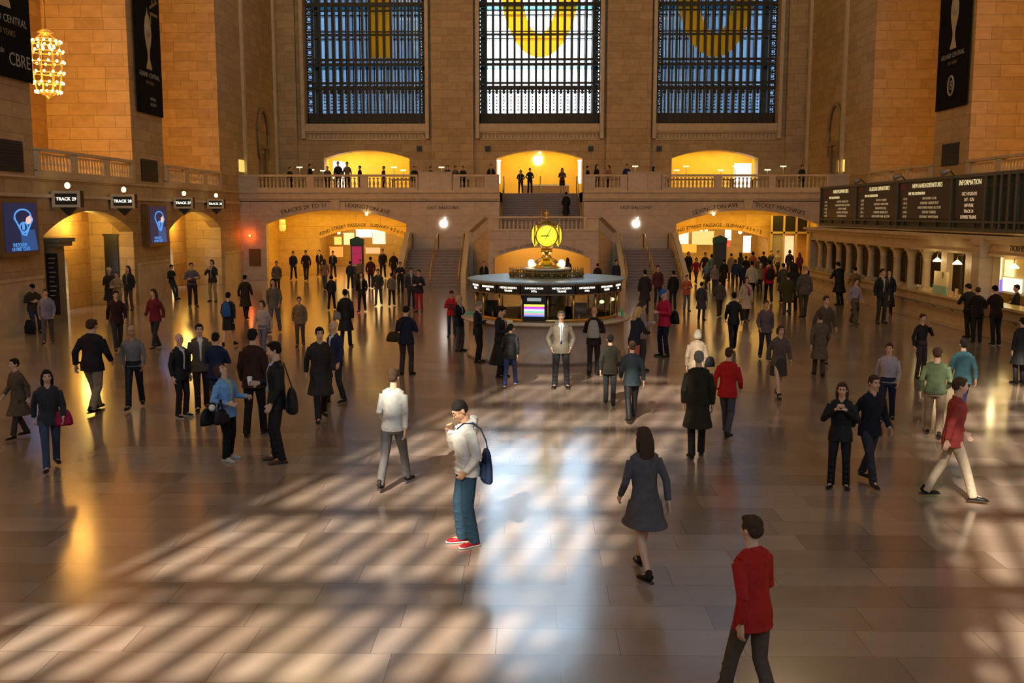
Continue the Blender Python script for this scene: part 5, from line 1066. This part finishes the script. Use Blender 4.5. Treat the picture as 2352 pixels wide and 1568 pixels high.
ph = put(1038, 668, 772, 0, 'photographer in red jacket holding a camera at the left of the booth', pose='phone', tc=(.42, .02, .025), bc=(.03, .05, .10), hair='short')
P = rel(ph, (0, -.36, 1.22)); t = empty('camera_body', 'black camera held by the photographer in red', 'camera', P); MB().box(P.x - .07, P.x + .07, P.y - .03, P.y + .03, P.z - .045, P.z + .045).obj('body', BLACK, t); MB().tube([(P.x, P.y - .03, P.z), (P.x, P.y - .10, P.z)], .035, 12).obj('lens', BRONZE, t)
put(1470, 690, 850, 100, 'brown-haired woman in light top behind the blonde at the booth', pose='phone', hair='long', hc='b', tc=(.30, .24, .24), bc=(.05, .05, .055))
t_ = [('px', 'head', 'feet', 'rz')]
def many(rows_, group=None):
    for r in rows_:
        kw = dict(r[5]) if len(r) > 5 else {}
        put(r[0], r[1], r[2], r[3], r[4], group=group, **kw)
OV = (.022, .018, .012)
many([
 (1600, 808, 1050, 178, 'grey-haired man in long dark green overcoat walking away', dict(pose='stroll', top='coat', tc=(.022, .018, .010), bc=BLK, hc='g', hero=True)),
 (1598, 757, 925, 180, 'pale-haired woman in beige patterned jacket in front of the dark overcoat man', dict(hair='bob', hc='w', tc=(.35, .26, .18), bc=(.06, .05, .05))),
 (1668, 800, 1003, 150, 'person in bright red jacket walking beside the dark overcoat man', dict(pose='walk2', tc=(.42, .012, .012), bc=(.06, .055, .07), hair='short', hc='b', shirt=None)),
 (1450, 785, 968, 182, 'woman in dark teal-grey jacket and boots walking away in front of the booth', dict(pose='walk', hair='bun', tc=(.03, .042, .05), bc=BLK, hc='b')),
 (1400, 770, 932, 176, 'man in black walking away between the backpacker and the teal-jacketed woman', dict(pose='walk2', tc=OV, bc=CH)),
 (1172, 745, 888, 168, 'person in blue shoes and jeans leaving the booth, black top', dict(pose='walk', tc=BLK, bc=(.03, .05, .12), shoe=(.03, .08, .35), sole=1, hair='short')),
 (1478, 985, 1325, 200, 'brown-haired woman in grey dress walking through the bluish light', dict(pose='walk', top='dress', bottom='none', hair='long', hc='b', tc=(.09, .08, .085), skin='l', hero=True)),
 (1722, 1190, 1640, 215, 'person in red coat striding past in the bottom right foreground', dict(pose='walk2', tc=(.38, .018, .012), bc=(.10, .07, .05), hair='short', hc='b', hero=True)),
 (905, 850, 1120, 165, 'person in pale shirt walking past left of the white-hooded man', dict(pose='walk', top='shirt', tc=(.55, .54, .50), bc=(.10, .09, .09), hair='short', hc='b')),
 (120, 850, 1078, 28, 'dark-haired woman in black jacket and jeans walking at the far left', dict(pose='walk', hair='long', tc=CH, bc=(.04, .055, .10), hc='k')),
 (48, 830, 1005, -30, 'person in brown coat walking behind the woman with the red bag', dict(pose='walk2', top='coat', tc=(.09, .06, .035), bc=(.04, .03, .025))),
 (312, 748, 938, 12, 'bald man in grey shirt and black trousers walking toward the camera', dict(pose='walk', top='shirt', hair='none', tc=(.17, .155, .15), bc=BLK, skin='m', hero=True)),
 (218, 735, 946, 170, 'heavy-set person in black jacket and beige trousers walking away', dict(pose='walk2', tc=(.018, .013, .016), bc=(.24, .18, .12), hair='short', hc='b', wide=1.2)),
 (738, 752, 968, 20, 'person in long dark coat blurred in front of the navy-jacketed man', dict(pose='walk', top='coat', tc=(.03, .025, .022), bc=BLK)),
 (772, 738, 925, -40, 'balding man in navy jacket with light collar', dict(pose='stroll', hair='none', tc=(.02, .025, .06), bc=CH, shirt=(.5, .5, .55), skin='l')),
 (795, 665, 797, 176, 'man in black overcoat walking away toward the left passage', dict(pose='stroll', top='coat', tc=BLK, bc=BLK, hc='k', hero=True)),
 (832, 625, 717, 0, 'woman in white top and open black cardigan walking toward the camera', dict(pose='walk', tc=BLK, bc=BLK, hair='long', hc='b', shirt=(.6, .55, .48))),
 (690, 682, 795, 10, 'person in tan jacket right of the long pale skirt walker', dict(pose='stroll', tc=(.20, .13, .07), bc=(.09, .06, .04), hc='b')),
 (632, 640, 765, 0, 'woman with dark hair and patterned jacket carrying a black camera bag', dict(pose='walk', tc=(.12, .11, .08), bc=(.10, .10, .13), hair='long', hc='k')),
 (527, 672, 797, 178, 'woman in black skirt with a blue backpack walking away', dict(pose='walk', bottom='skirt', top='shirt', tc=(.02, .02, .03), bc=BLK, hair='short')),
 (565, 632, 733, 178, 'person in dark coat walking away below the bronze plaque', dict(pose='walk2', top='coat', tc=(.03, .018, .012), bc=BLK)),
 (443, 604, 704, 30, 'man in purple-grey shirt with hands at his chest by the second gate', dict(pose='cross', top='shirt', tc=(.11, .10, .15), bc=(.03, .02, .025), wide=1.12)),
 (490, 597, 692, -10, 'woman in black jacket and beige trousers left of the bronze plaque', dict(pose='camera', tc=CH, bc=(.34, .25, .13), hc='b', hair='bob', shirt=(.4, .3, .25))),
 (386, 606, 686, 60, 'young man in green sweater leaning on the pier beside the second gate', dict(pose='slouch', top='shirt', tc=(.025, .035, .015), bc=(.04, .05, .06))),
 (186, 615, 720, 50, 'person in white cap and brown skirt holding a thin pole', dict(pose='pole', hair='cap', hc='w', top='coat', tc=(.05, .035, .02), bc=(.10, .07, .05))),
 (272, 624, 722, 5, 'person in tan jacket standing left of the long-haired woman', dict(tc=(.36, .25, .12), bc=(.20, .14, .08), hc='b', pose='cross')),
 (298, 611, 712, -8, 'long dark-haired woman in black and grey by the timetable board', dict(hair='long', tc=CH, bc=(.12, .08, .07), shirt=(.25, .2, .18), pose='stand')),
 (40, 650, 762, 40, 'man in dark cap and brown jacket leaning by the left pier', dict(pose='slouch', hair='cap', hc='k', tc=(.05, .035, .02), bc=(.03, .035, .07), wide=1.15)),
 (2112, 722, 868, 20, 'woman in low black top holding something at her shoulder on the right', dict(pose='call', top='shirt', tc=BLK, bc=(.05, .035, .03), hair='short', hc='b')),
 (2205, 780, 965, 170, 'person in teal jacket walking away on the right', dict(pose='walk', tc=(.07, .17, .20), bc=(.03, .035, .09), hair='short')),
 (2143, 800, 1003, 160, 'person in green top and beige trousers walking left of the teal jacket', dict(pose='walk2', top='shirt', tc=(.09, .12, .06), bc=(.25, .17, .11), hair='short', hc='b', wide=1.15)),
 (2035, 788, 972, -24, 'man in white and pink shirt and navy trousers on the right', dict(pose='walk', top='shirt', tc=(.38, .33, .36), bc=(.018, .02, .045), hc='b')),
 (1925, 880, 1120, -20, 'dark-haired woman in black jacket holding a camera, front of the right-hand couple', dict(pose='camera', tc=BLK, bc=BLK, hair='long', hc='b', hero=True)),
 (1992, 862, 1112, 15, 'tall man in black jacket right of the woman with the camera', dict(pose='walk', tc=(.012, .012, .02), bc=(.035, .035, .045), hc='b', hero=True)),
 (1786, 748, 915, 8, 'woman in dark brown skirt and pinkish top walking on the right', dict(pose='walk', top='jacket', bottom='skirt', tc=(.11, .075, .065), bc=(.05, .04, .03), hair='bob', hc='b')),
 (2180, 868, 1150, 80, 'person in red top and cream trousers walking left at the right edge', dict(pose='walk', tc=(.33, .05, .04), bc=(.46, .36, .25), hair='short', hc='b')),
 (112, 664, 790, 20, 'person in lavender-grey jacket walking near the man in dark cap', dict(pose='walk', tc=(.24, .20, .26), bc=(.09, .07, .06), hc='b')),
 (607, 690, 822, -15, 'person in pinkish-white top walking behind the group on the left', dict(pose='walk2', top='shirt', tc=(.42, .33, .30), bc=(.13, .12, .15), hair='bob', hc='b')),
 (272, 668, 806, 30, 'person in black and dark red jacket left of the maroon-jacketed walker', dict(pose='walk', tc=(.035, .012, .015), bc=CH)),
 (360, 664, 800, -20, 'person in maroon jacket walking below the second video screen', dict(pose='walk2', tc=(.15, .015, .025), bc=CH, hair='long', hc='b')),
 ])
pbag(bpy.data.objects['person'], (0, 0, 0), (.001, .001, .001), BLK, 'x') if False else None
def by(label_part):
    for o in bpy.data.objects:
        if o.get('label') and label_part in o['label'] and o.get('category') == 'person': return o
pbag(by('far left'), (.22, -.10, .92), (.30, .13, .28), (.28, .01, .05), 'red handbag carried by the dark-haired woman at the far left')
pack(by('blue backpack'), (.02, .09, .28), 'blue backpack on the woman in black skirt')
pbag(by('beige patterned'), (-.30, .06, 1.0), (.24, .12, .24), BLK, 'small black bag of the pale-haired woman in beige')
pbag(by('toward the left passage'), (.22, .14, .98), (.26, .12, .24), (.22, .2, .18), 'light grey bag carried by the man in black overcoat')
pole = by('holding a thin pole'); P = rel(pole, (0, -.42, 0)); o = MB().tube([(P.x, P.y, .01), (P.x, P.y, 1.28)], .018, 8).ell((P.x, P.y, 1.30), (.03, .03, .03), 8, 6).obj('walking_stick', BRASS_D); tag(o, 'tall thin stick held by the person in white cap', 'stick')
P = G(72, 768); o = bag((P.x - .1, P.y + .1, .25), (.34, .22, .48), 0, BLK, 'black bag standing on the floor beside the man in dark cap', 'travel_bag')
bman = put(934, 704, 860, 168, 'man in dark suit seen from behind with a phone, left of the booth', pose='phone', tc=(.014, .016, .03), bc=(.05, .03, .025), hero=True, wide=1.08)
pbag(bman, (.28, .06, .98), (.42, .15, .26), (.035, .02, .01), 'brown briefcase bag at the hip of the man in dark suit', strap=[(-.12, .02, 1.47), (0, .14, 1.40), (.2, .14, 1.1)])
many([
 (1712, 637, 738, 8, 'woman in cream coat with magenta scarf walking toward the camera', dict(pose='stroll', top='coat', tc=(.46, .37, .27), bc=CH, hair='bob', hc='b')),
 (1576, 632, 714, 10, 'woman in orange jacket and grey trousers near the right passage', dict(pose='cross', tc=(.42, .10, .04), bc=(.12, .11, .12), hair='short', hc='b')),
 (1683, 672, 806, 178, 'person in black walking away into the golden reflection', dict(pose='walk', tc=BLK, bc=BLK, hair='short', wide=.95)),
 (1765, 598, 695, 178, 'person with red coat under a black backpack walking to the right passage', dict(pose='walk2', tc=(.35, .015, .03), bc=BLK)),
 (1797, 605, 694, 180, 'person in grey-brown coat walking away left of the black-haired woman', dict(pose='stroll', top='coat', tc=(.09, .07, .045), bc=CH)),
 (1725, 600, 690, 176, 'person in white jacket with a diagonal black strap walking away', dict(pose='stroll', tc=(.46, .42, .30), bc=BLK)),
 (1926, 602, 700, 200, 'person in black coat standing at the ticket counter columns', dict(top='coat', pose='counter', tc=BLK, bc=BLK, wide=1.1)),
 (1963, 613, 712, 190, 'person in tan jacket and dark cap at the ticket counter', dict(pose='counter', tc=(.20, .12, .05), bc=(.06, .04, .02), hair='short')),
 (2022, 617, 742, 10, 'man in black suit with open white collar left of the ticket-counter pair', dict(tc=BLK, bc=(.04, .035, .03), shirt=(.42, .38, .36), hc='k', pose='stand')),
 (2060, 620, 722, -20, 'man in long black coat beside the man with the white collar', dict(top='longcoat', tc=BLK, bc=BLK, shirt=(.25, .22, .2), pose='stand')),
 (2226, 652, 774, 190, 'dark-haired person in black leaning on the ticket counter, left of the queue', dict(pose='counter', tc=BLK, bc=BLK, wide=1.15)),
 (2241, 660, 786, 165, 'person with short brown hair in black behind the left queue person', dict(pose='counter', tc=(.02, .012, .012), bc=BLK, hc='b')),
 (2283, 656, 792, 185, 'person in dark maroon jacket with white-soled shoes in the ticket queue', dict(pose='counter', tc=(.024, .012, .013), bc=BLK, sole=1)),
 (2340, 730, 880, 190, 'person in black coat standing at the right edge of the photo', dict(top='coat', tc=BLK, bc=BLK)),
 (1960, 640, 745, 20, 'person in pale lavender shirt walking past the ticket counter', dict(pose='walk', top='shirt', tc=(.30, .26, .34), bc=(.09, .07, .06), hc='b')),
 (1845, 610, 730, 182, 'person in grey-blue cap and brown jacket near the ticket office corner', dict(pose='stroll', tc=(.10, .08, .07), bc=(.06, .05, .035), hair='cap', hc='g')),
 (1820, 600, 715, 185, 'black-haired woman in black coat walking away by the ticket office', dict(top='coat', hair='long', tc=BLK, bc=BLK)),
 (1808, 628, 722, 176, 'person in olive coat walking away right of the cream-coated woman', dict(top='coat', tc=(.06, .05, .02), bc=(.07, .06, .03))),
 (1890, 680, 835, 10, 'person in dim brown jacket walking in the right half of the floor', dict(pose='walk', tc=(.09, .065, .045), bc=(.06, .045, .03), hc='b')),
 (1880, 720, 866, 170, 'person in faded olive coat walking away on the right', dict(pose='walk2', top='coat', tc=(.11, .08, .05), bc=(.06, .05, .03), hc='b')),
 (1755, 690, 825, 0, 'person in faint mauve jacket and dark trousers right of the golden reflection', dict(pose='walk2', tc=(.13, .09, .10), bc=CH, hc='b')),
 (1652, 640, 728, 180, 'man in grey-brown jacket behind the woman in cream', dict(pose='walk', tc=(.08, .065, .055), bc=(.05, .04, .03))),
 (1610, 648, 735, 150, 'person in dark blue-grey coat right of the orange jacket', dict(top='coat', tc=(.045, .045, .06), bc=CH)),
 (1480, 620, 720, 180, 'person in dark coat right behind the booth, near the stair foot', dict(top='coat', tc=(.03, .025, .03), bc=CH)),
 (1510, 610, 700, 10, 'person in maroon jacket at the right stair foot', dict(tc=(.10, .025, .03), bc=CH)),
 (1545, 622, 710, 190, 'person in black jacket with tan bag at the right stair foot', dict(tc=BLK, bc=CH)),
 (1415, 597, 668, 20, 'man in dark blue jacket at the bottom left of the right stair flight', dict(tc=(.03, .03, .06), bc=CH)),
 (1372, 605, 670, 175, 'person in dark coat between the booth clock and the right stair', dict(top='coat', tc=(.03, .022, .02), bc=CH)),
 (1112, 600, 668, 0, 'man in dark suit with red tie left behind the booth', dict(tc=(.02, .02, .024), bc=CH, shirt=(.5, .4, .35), tie=(.3, .05, .03))),
 (1303, 592, 660, 200, 'long brown-haired woman standing behind the booth by the lower arch', dict(hair='long', hc='b', tc=(.09, .06, .045), bc=CH)),
 (900, 628, 703, 180, 'person in grey top walking right of the woman in the black cardigan', dict(pose='walk', top='shirt', tc=(.15, .13, .11), bc=CH)),
 (870, 618, 702, 0, 'person in dark grey jacket directly right of the white top woman', dict(pose='walk', tc=(.05, .045, .05), bc=(.10, .09, .09))),
 (920, 602, 675, 0, 'man in black shirt with crossed hands at the left stair foot', dict(pose='cross', tc=BLK, bc=BLK, skin='l')),
 (945, 616, 708, 15, 'man in grey suit left of the person in red trousers', dict(tc=(.035, .035, .05), bc=(.03, .03, .045), shirt=(.4, .38, .42), pose='stand')),
 (963, 620, 716, -10, 'person in black jacket and bright red trousers left of the booth', dict(tc=(.02, .022, .035), bc=(.35, .02, .025), pose='cross')),
 (675, 577, 643, 0, 'left one of the dark couple in the left passage', dict(pose='walk', tc=CH, bc=BLK, hair='short')),
 (704, 575, 645, 5, 'man in maroon-black jacket, right one of the passage couple', dict(pose='walk2', tc=(.035, .02, .025), bc=CH)),
 (735, 574, 634, 0, 'man in black suit and pale tie deep in the left passage', dict(pose='walk', tc=BLK, bc=BLK, shirt=(.5, .48, .45))),
 (766, 576, 640, 0, 'man in dark suit behind the tan-coated walker in the left passage', dict(pose='walk', tc=(.03, .025, .02), bc=CH, shirt=(.4, .35, .3))),
 (746, 595, 665, 175, 'person in tan-pink jacket and jeans walking into the left passage', dict(pose='walk2', tc=(.28, .16, .09), bc=(.06, .09, .16), hair='long', hc='b')),
 (762, 632, 712, 178, 'woman in black with a fur collar walking into the left passage', dict(pose='walk', tc=BLK, bc=BLK, hair='bob')),
 (637, 600, 675, 20, 'person in grey top and dark hair left of the passage couple', dict(tc=(.13, .11, .08), bc=(.05, .04, .03), pose='stroll')),
 (805, 600, 665, 180, 'person in dark navy jacket in front of the magenta pylon, left', dict(tc=(.03, .035, .05), bc=CH, pose='walk')),
 (828, 596, 655, 0, 'person in tan top in front of the magenta pylon', dict(tc=(.22, .17, .10), bc=CH)),
 (852, 590, 662, 185, 'person in dark maroon jacket right of the magenta pylon', dict(tc=(.08, .015, .025), bc=CH, pose='walk2')),
 (880, 572, 640, 0, 'person in black with a white bag deep in the left passage', dict(tc=BLK, bc=BLK, pose='walk')),
 (905, 578, 645, 180, 'person in black leaving beside the left stair cheek wall', dict(tc=BLK, bc=BLK, hc='w', pose='walk2')),
])
pack(by('red coat under'), BLK, 'black backpack on the person in the red coat')
# scarf and strap details
wsc = by('magenta scarf'); s_ = MB().tube([(-.08, .04, 1.47), (-.09, -.08, 1.44), (0, -.13, 1.38), (.05, -.155, 1.25), (.07, -.165, 1.05)], [(.03, .018), (.035, .02), (.035, .02), (.035, .014), (.04, .008)], 10, side=(1, 0, 0)).mesh('scarf', cloth((.30, .02, .10))); o = bpy.data.objects.new('scarf', s_); C.objects.link(o); o.parent = wsc
# crowd in and before the right passage: each told apart by clothes and place
rc = random.Random(11)
cw = [(1560, 585, 'red-brown jacket', (.20, .04, .03)), (1580, 578, 'black coat', BLK), (1598, 592, 'bright red jacket', (.35, .02, .03)), (1618, 580, 'dark brown jacket', BR), (1622, 600, 'striped blue-grey shirt', (.16, .20, .26)), (1634, 584, 'turquoise top', (.12, .36, .34)), (1640, 606, 'light grey jacket', (.22, .19, .17)),
      (1662, 596, 'dark olive coat', OV), (1678, 582, 'pale tan coat', (.30, .22, .12)), (1688, 596, 'dark blue jacket', (.03, .04, .10)), (1700, 580, 'charcoal coat', CH), (1712, 588, 'black anorak', BLK), (1728, 578, 'burnt-orange jacket', (.32, .10, .03)), (1742, 590, 'grey-brown hooded coat', (.12, .09, .06)),
      (1752, 578, 'black jacket with white collar', BLK), (1770, 576, 'dark grey jacket', (.05, .045, .045)), (1785, 576, 'off-white shirt', (.46, .40, .28)), (1812, 574, 'black leather jacket', BLK), (1835, 580, 'magenta scarf over black', (.09, .02, .05)), (1745, 606, 'tan fur hat', (.25, .18, .10)), (1705, 604, 'navy quilted jacket', NV)]
for i, (px, hy_, nm, c) in enumerate(cw):
    put(px, hy_, hy_ + 62 + rc.uniform(-3, 6), rc.choice((170, 180, 190, 0, 15, 200)), 'person in %s in the crowd %s the right pylon' % (nm, 'left of' if px < 1640 else 'in front of' if px < 1675 else 'right of'), pose=rc.choice(('walk', 'walk2', 'stroll', 'stand')), tc=c, bc=rc.choice((BLK, CH, NV, (.06, .05, .04))), hair='beanie' if 'hat' in nm else rc.choice(('short', 'short', 'long', 'bob')), hc='w' if 'hat' in nm else rc.choice('kkbb'), top=('coat' if 'coat' in nm else 'shirt' if 'shirt' in nm or 'top' in nm else 'jacket'), group='crowd before the right passage')
# balcony people
def onb(px, py, rz, nm, Y=61.45, pose='stand', **kw):
    a = AY(px, py, Y); person((a.x, Y, FZ), max(1.15, a.z - FZ) if a.z - FZ > 1.45 else 1.55, rz, nm, pose=pose, **kw) if a.z - FZ > 1.3 else person((a.x, Y, FZ), max(1.2, a.z - FZ + .0), rz, nm, pose=pose, **kw)
for px, py, rz, nm, kw in ((666, 384, 60, 'person in black bending over the leftmost balcony table', dict(tc=BLK)), (712, 377, 80, 'person in long black coat leaning right at the leftmost balcony table', dict(tc=BLK, top='coat')),
    (752, 391, 10, 'person in grey seated left of the left store arch', dict(tc=(.12, .1, .1))), (776, 371, 0, 'man in black standing left in the left store arch', dict(tc=BLK)), (797, 372, 5, 'man in grey shirt standing in the left store arch', dict(tc=(.14, .11, .09), top='shirt')), (826, 381, -60, 'person in black bending right in the left store arch', dict(tc=BLK)),
    (881, 390, -70, 'person bowed low over a table in the left store arch', dict(tc=(.05, .04, .03))), (952, 391, 20, 'dark-haired person looking down at the right of the left store arch', dict(tc=BLK)), (990, 382, 60, 'person in black at the left of the left balcony block', dict(tc=BLK)), (1028, 380, 0, 'person in dark blue above the left emblem', dict(tc=(.02, .03, .12))),
    (1046, 381, 30, 'person in khaki leaning above the left emblem', dict(tc=(.12, .10, .06))), (1063, 382, -20, 'person in black beside the khaki person above the left emblem', dict(tc=BLK)), (1128, 377, 0, 'person in black jacket with white shirt left of the centre store arch', dict(tc=BLK, shirt=(.4, .42, .45))),
    (1350, 388, 70, 'short person in black just right of the centre store arch', dict(tc=BLK)), (1371, 378, 50, 'dark-haired woman in black right of the centre store arch', dict(tc=BLK, hair='long')), (1398, 380, -50, 'woman in pink top right of the centre store arch', dict(tc=(.30, .13, .12), hair='bob')), (1440, 377, 10, 'man in dark blue above the right emblem', dict(tc=(.015, .03, .13))),
    (1502, 383, 90, 'long-haired person in navy right of the right balcony block', dict(tc=NV, hair='long')), (1843, 379, 20, 'person in black by the carved right doorway on the balcony', dict(tc=BLK))):
    onb(px, py, rz, nm, bc=CH, **kw)
for px, hy_, rz, nm, kw in ((1196, 390, 0, 'woman in dark top with pale collar at the top of the stairs, leftmost', dict(tc=CH, bc=CH, shirt=(.35, .4, .45), hair='bob', pose='back')), (1217, 386, 10, 'man in blue-black shirt at the top of the stairs, second from left', dict(tc=(.02, .03, .07), bc=BLK, top='shirt', pose='back')), (1291, 386, 5, 'long-haired woman in black skirt at the top of the stairs, rightmost', dict(tc=(.10, .06, .06), bc=BLK, hair='long', bottom='skirt', pose='cross'))):
    a = AY(px, 442, 66.4); put_h = AY(px, hy_, 66.4).z - FZ; person((a.x, 66.4, FZ), put_h, rz, nm, **kw)
a = AY(1300, 480, 62.4); person((a.x, 62.25, 2.95 + .15 * 5), 1.65, 180, 'person in black coat climbing the upper stair flight', pose='stroll', top='longcoat', tc=BLK, bc=BLK)
a = AX(2340, 700, TX + 1.1); person((TX + 1.0, a.y, 0), 1.70, -95, 'ticket clerk in black behind the staffed window at the right edge', pose='cross', tc=BLK, bc=BLK, skin='t', shirt=(.4, .4, .4))
# ------------------------------------------------------------------ light
W = bpy.data.worlds.new('world'); bpy.context.scene.world = W; W.use_nodes = True
bg = W.node_tree.nodes['Background']; bg.inputs[0].default_value = (.62, .82, 1, 1); bg.inputs[1].default_value = 10
def light(kind, name, loc, power, col, size=.3, rot=None, sx=None, sy=None, spread=None):
    l = bpy.data.lights.new(name, kind); l.energy = power; l.color = col
    if kind == 'POINT' or kind == 'SPOT': l.shadow_soft_size = size
    if kind == 'AREA':
        l.shape = 'RECTANGLE'; l.size = sx or size; l.size_y = sy or size
        if spread: l.spread = spread
    o = bpy.data.objects.new(name, l); C.objects.link(o); o.location = loc
    if rot: o.rotation_euler = rot
    return o
sun = light('SUN', 'sun', (0, 0, 40), 13.0, (1, .88, .70)); sun.data.angle = math.radians(.55)
el = math.radians(36); az = math.atan(.33); dv = Vector((math.sin(az) * math.cos(el), math.cos(az) * math.cos(el), -math.sin(el)))
sun.rotation_euler = dv.to_track_quat('-Z', 'Y').to_euler()
for c in WC:      # portals only guide the sampling of the sky through the windows
    for Y, r in ((EY + 3.3, (PI / 2, 0, 0)), (WY - 2.9, (-PI / 2, 0, 0))):
        p = light('AREA', 'window_portal', (c, Y, 20), 1, (1, 1, 1), rot=(-r[0], 0, 0) if Y > 0 else (PI / 2, 0, 0), sx=8.4, sy=20); p.data.cycles.is_portal = True
OR = (1, .46, .06); YE = (1, .62, .12); WA = (1, .70, .34)
for s in (-1, 1):
    for y, pw in ((14.8, 400), (27.3, 400), (39.9, 680), (52.5, 600)):
        k = 1.0 if s < 0 else .55
        for z in (8.2, 13.5, 19.5): light('POINT', 'bay_fill', (s * 21.2, {14.8: 11.3, 27.3: 23.7, 39.9: 36.1, 52.5: 48.8}[y], z), pw * (.62 if y < 50 else .42) * k, OR, .4)  # unseen orange fills without fixtures, hidden behind the piers to colour the bays
        light('POINT', 'gallery_lamp', (s * 20.3, y, 6.9), pw * .2 * k, OR, .6)
        light('POINT', 'gate_lamp', (s * 19.7, y + 2.2, 3.6), 140 * k, YE, .35)
light('POINT', 'chandelier_glow', (-19.0, 38.7, 9.0), 160, OR, .5)
for y in (12, 34, 56):
    for s in (-1, 1): light('POINT', 'cornice_lamp', (s * 14, y, 27), 1150 if s < 0 else 650, WA, 2.2)
for c in WC: light('AREA', 'store_light', (c, EY + 2.6, 8.65), 150, (1, .72, .14), rot=(0, 0, 0), sx=5.5, sy=2)
for x in (-12.5, 12.3): light('AREA', 'passage_light', (x, 63.4, 4.45), 360, YE, rot=(0, 0, 0), sx=8, sy=3); light('AREA', 'shop_light', (x, 72, 3.45), 300, (1, .72, .3), rot=(0, 0, 0), sx=5, sy=9)
light('AREA', 'arch_light', (-.1, 57.2, 2.5), 85, (1, .62, .16), rot=(0, 0, 0), sx=4.5, sy=1.5)
for a in range(5): light('POINT', 'booth_light', (-.33 + 1.3 * math.cos(a * 1.257 + .3), 28.7 + 1.3 * math.sin(a * 1.257 + .3), 1.98), 9, (1, .85, .45), .12)
light('AREA', 'ticket_light', (16.2, 36, 2.6), 90, YE, rot=(0, 0, 0), sx=2, sy=12)
sc = bpy.context.scene
sc.view_settings.view_transform = 'Standard'; sc.view_settings.look = 'None'; sc.view_settings.gamma = 1; sc.view_settings.exposure = 0
sc.view_settings.use_curve_mapping = False
cy = sc.cycles; cy.max_bounces = 5; cy.diffuse_bounces = 3; cy.glossy_bounces = 2; cy.use_adaptive_sampling = True; cy.adaptive_threshold = .03; cy.transparent_max_bounces = 12; cy.caustics_reflective = False; cy.caustics_refractive = False
cy.sample_clamp_indirect = 4; cy.use_denoising = True
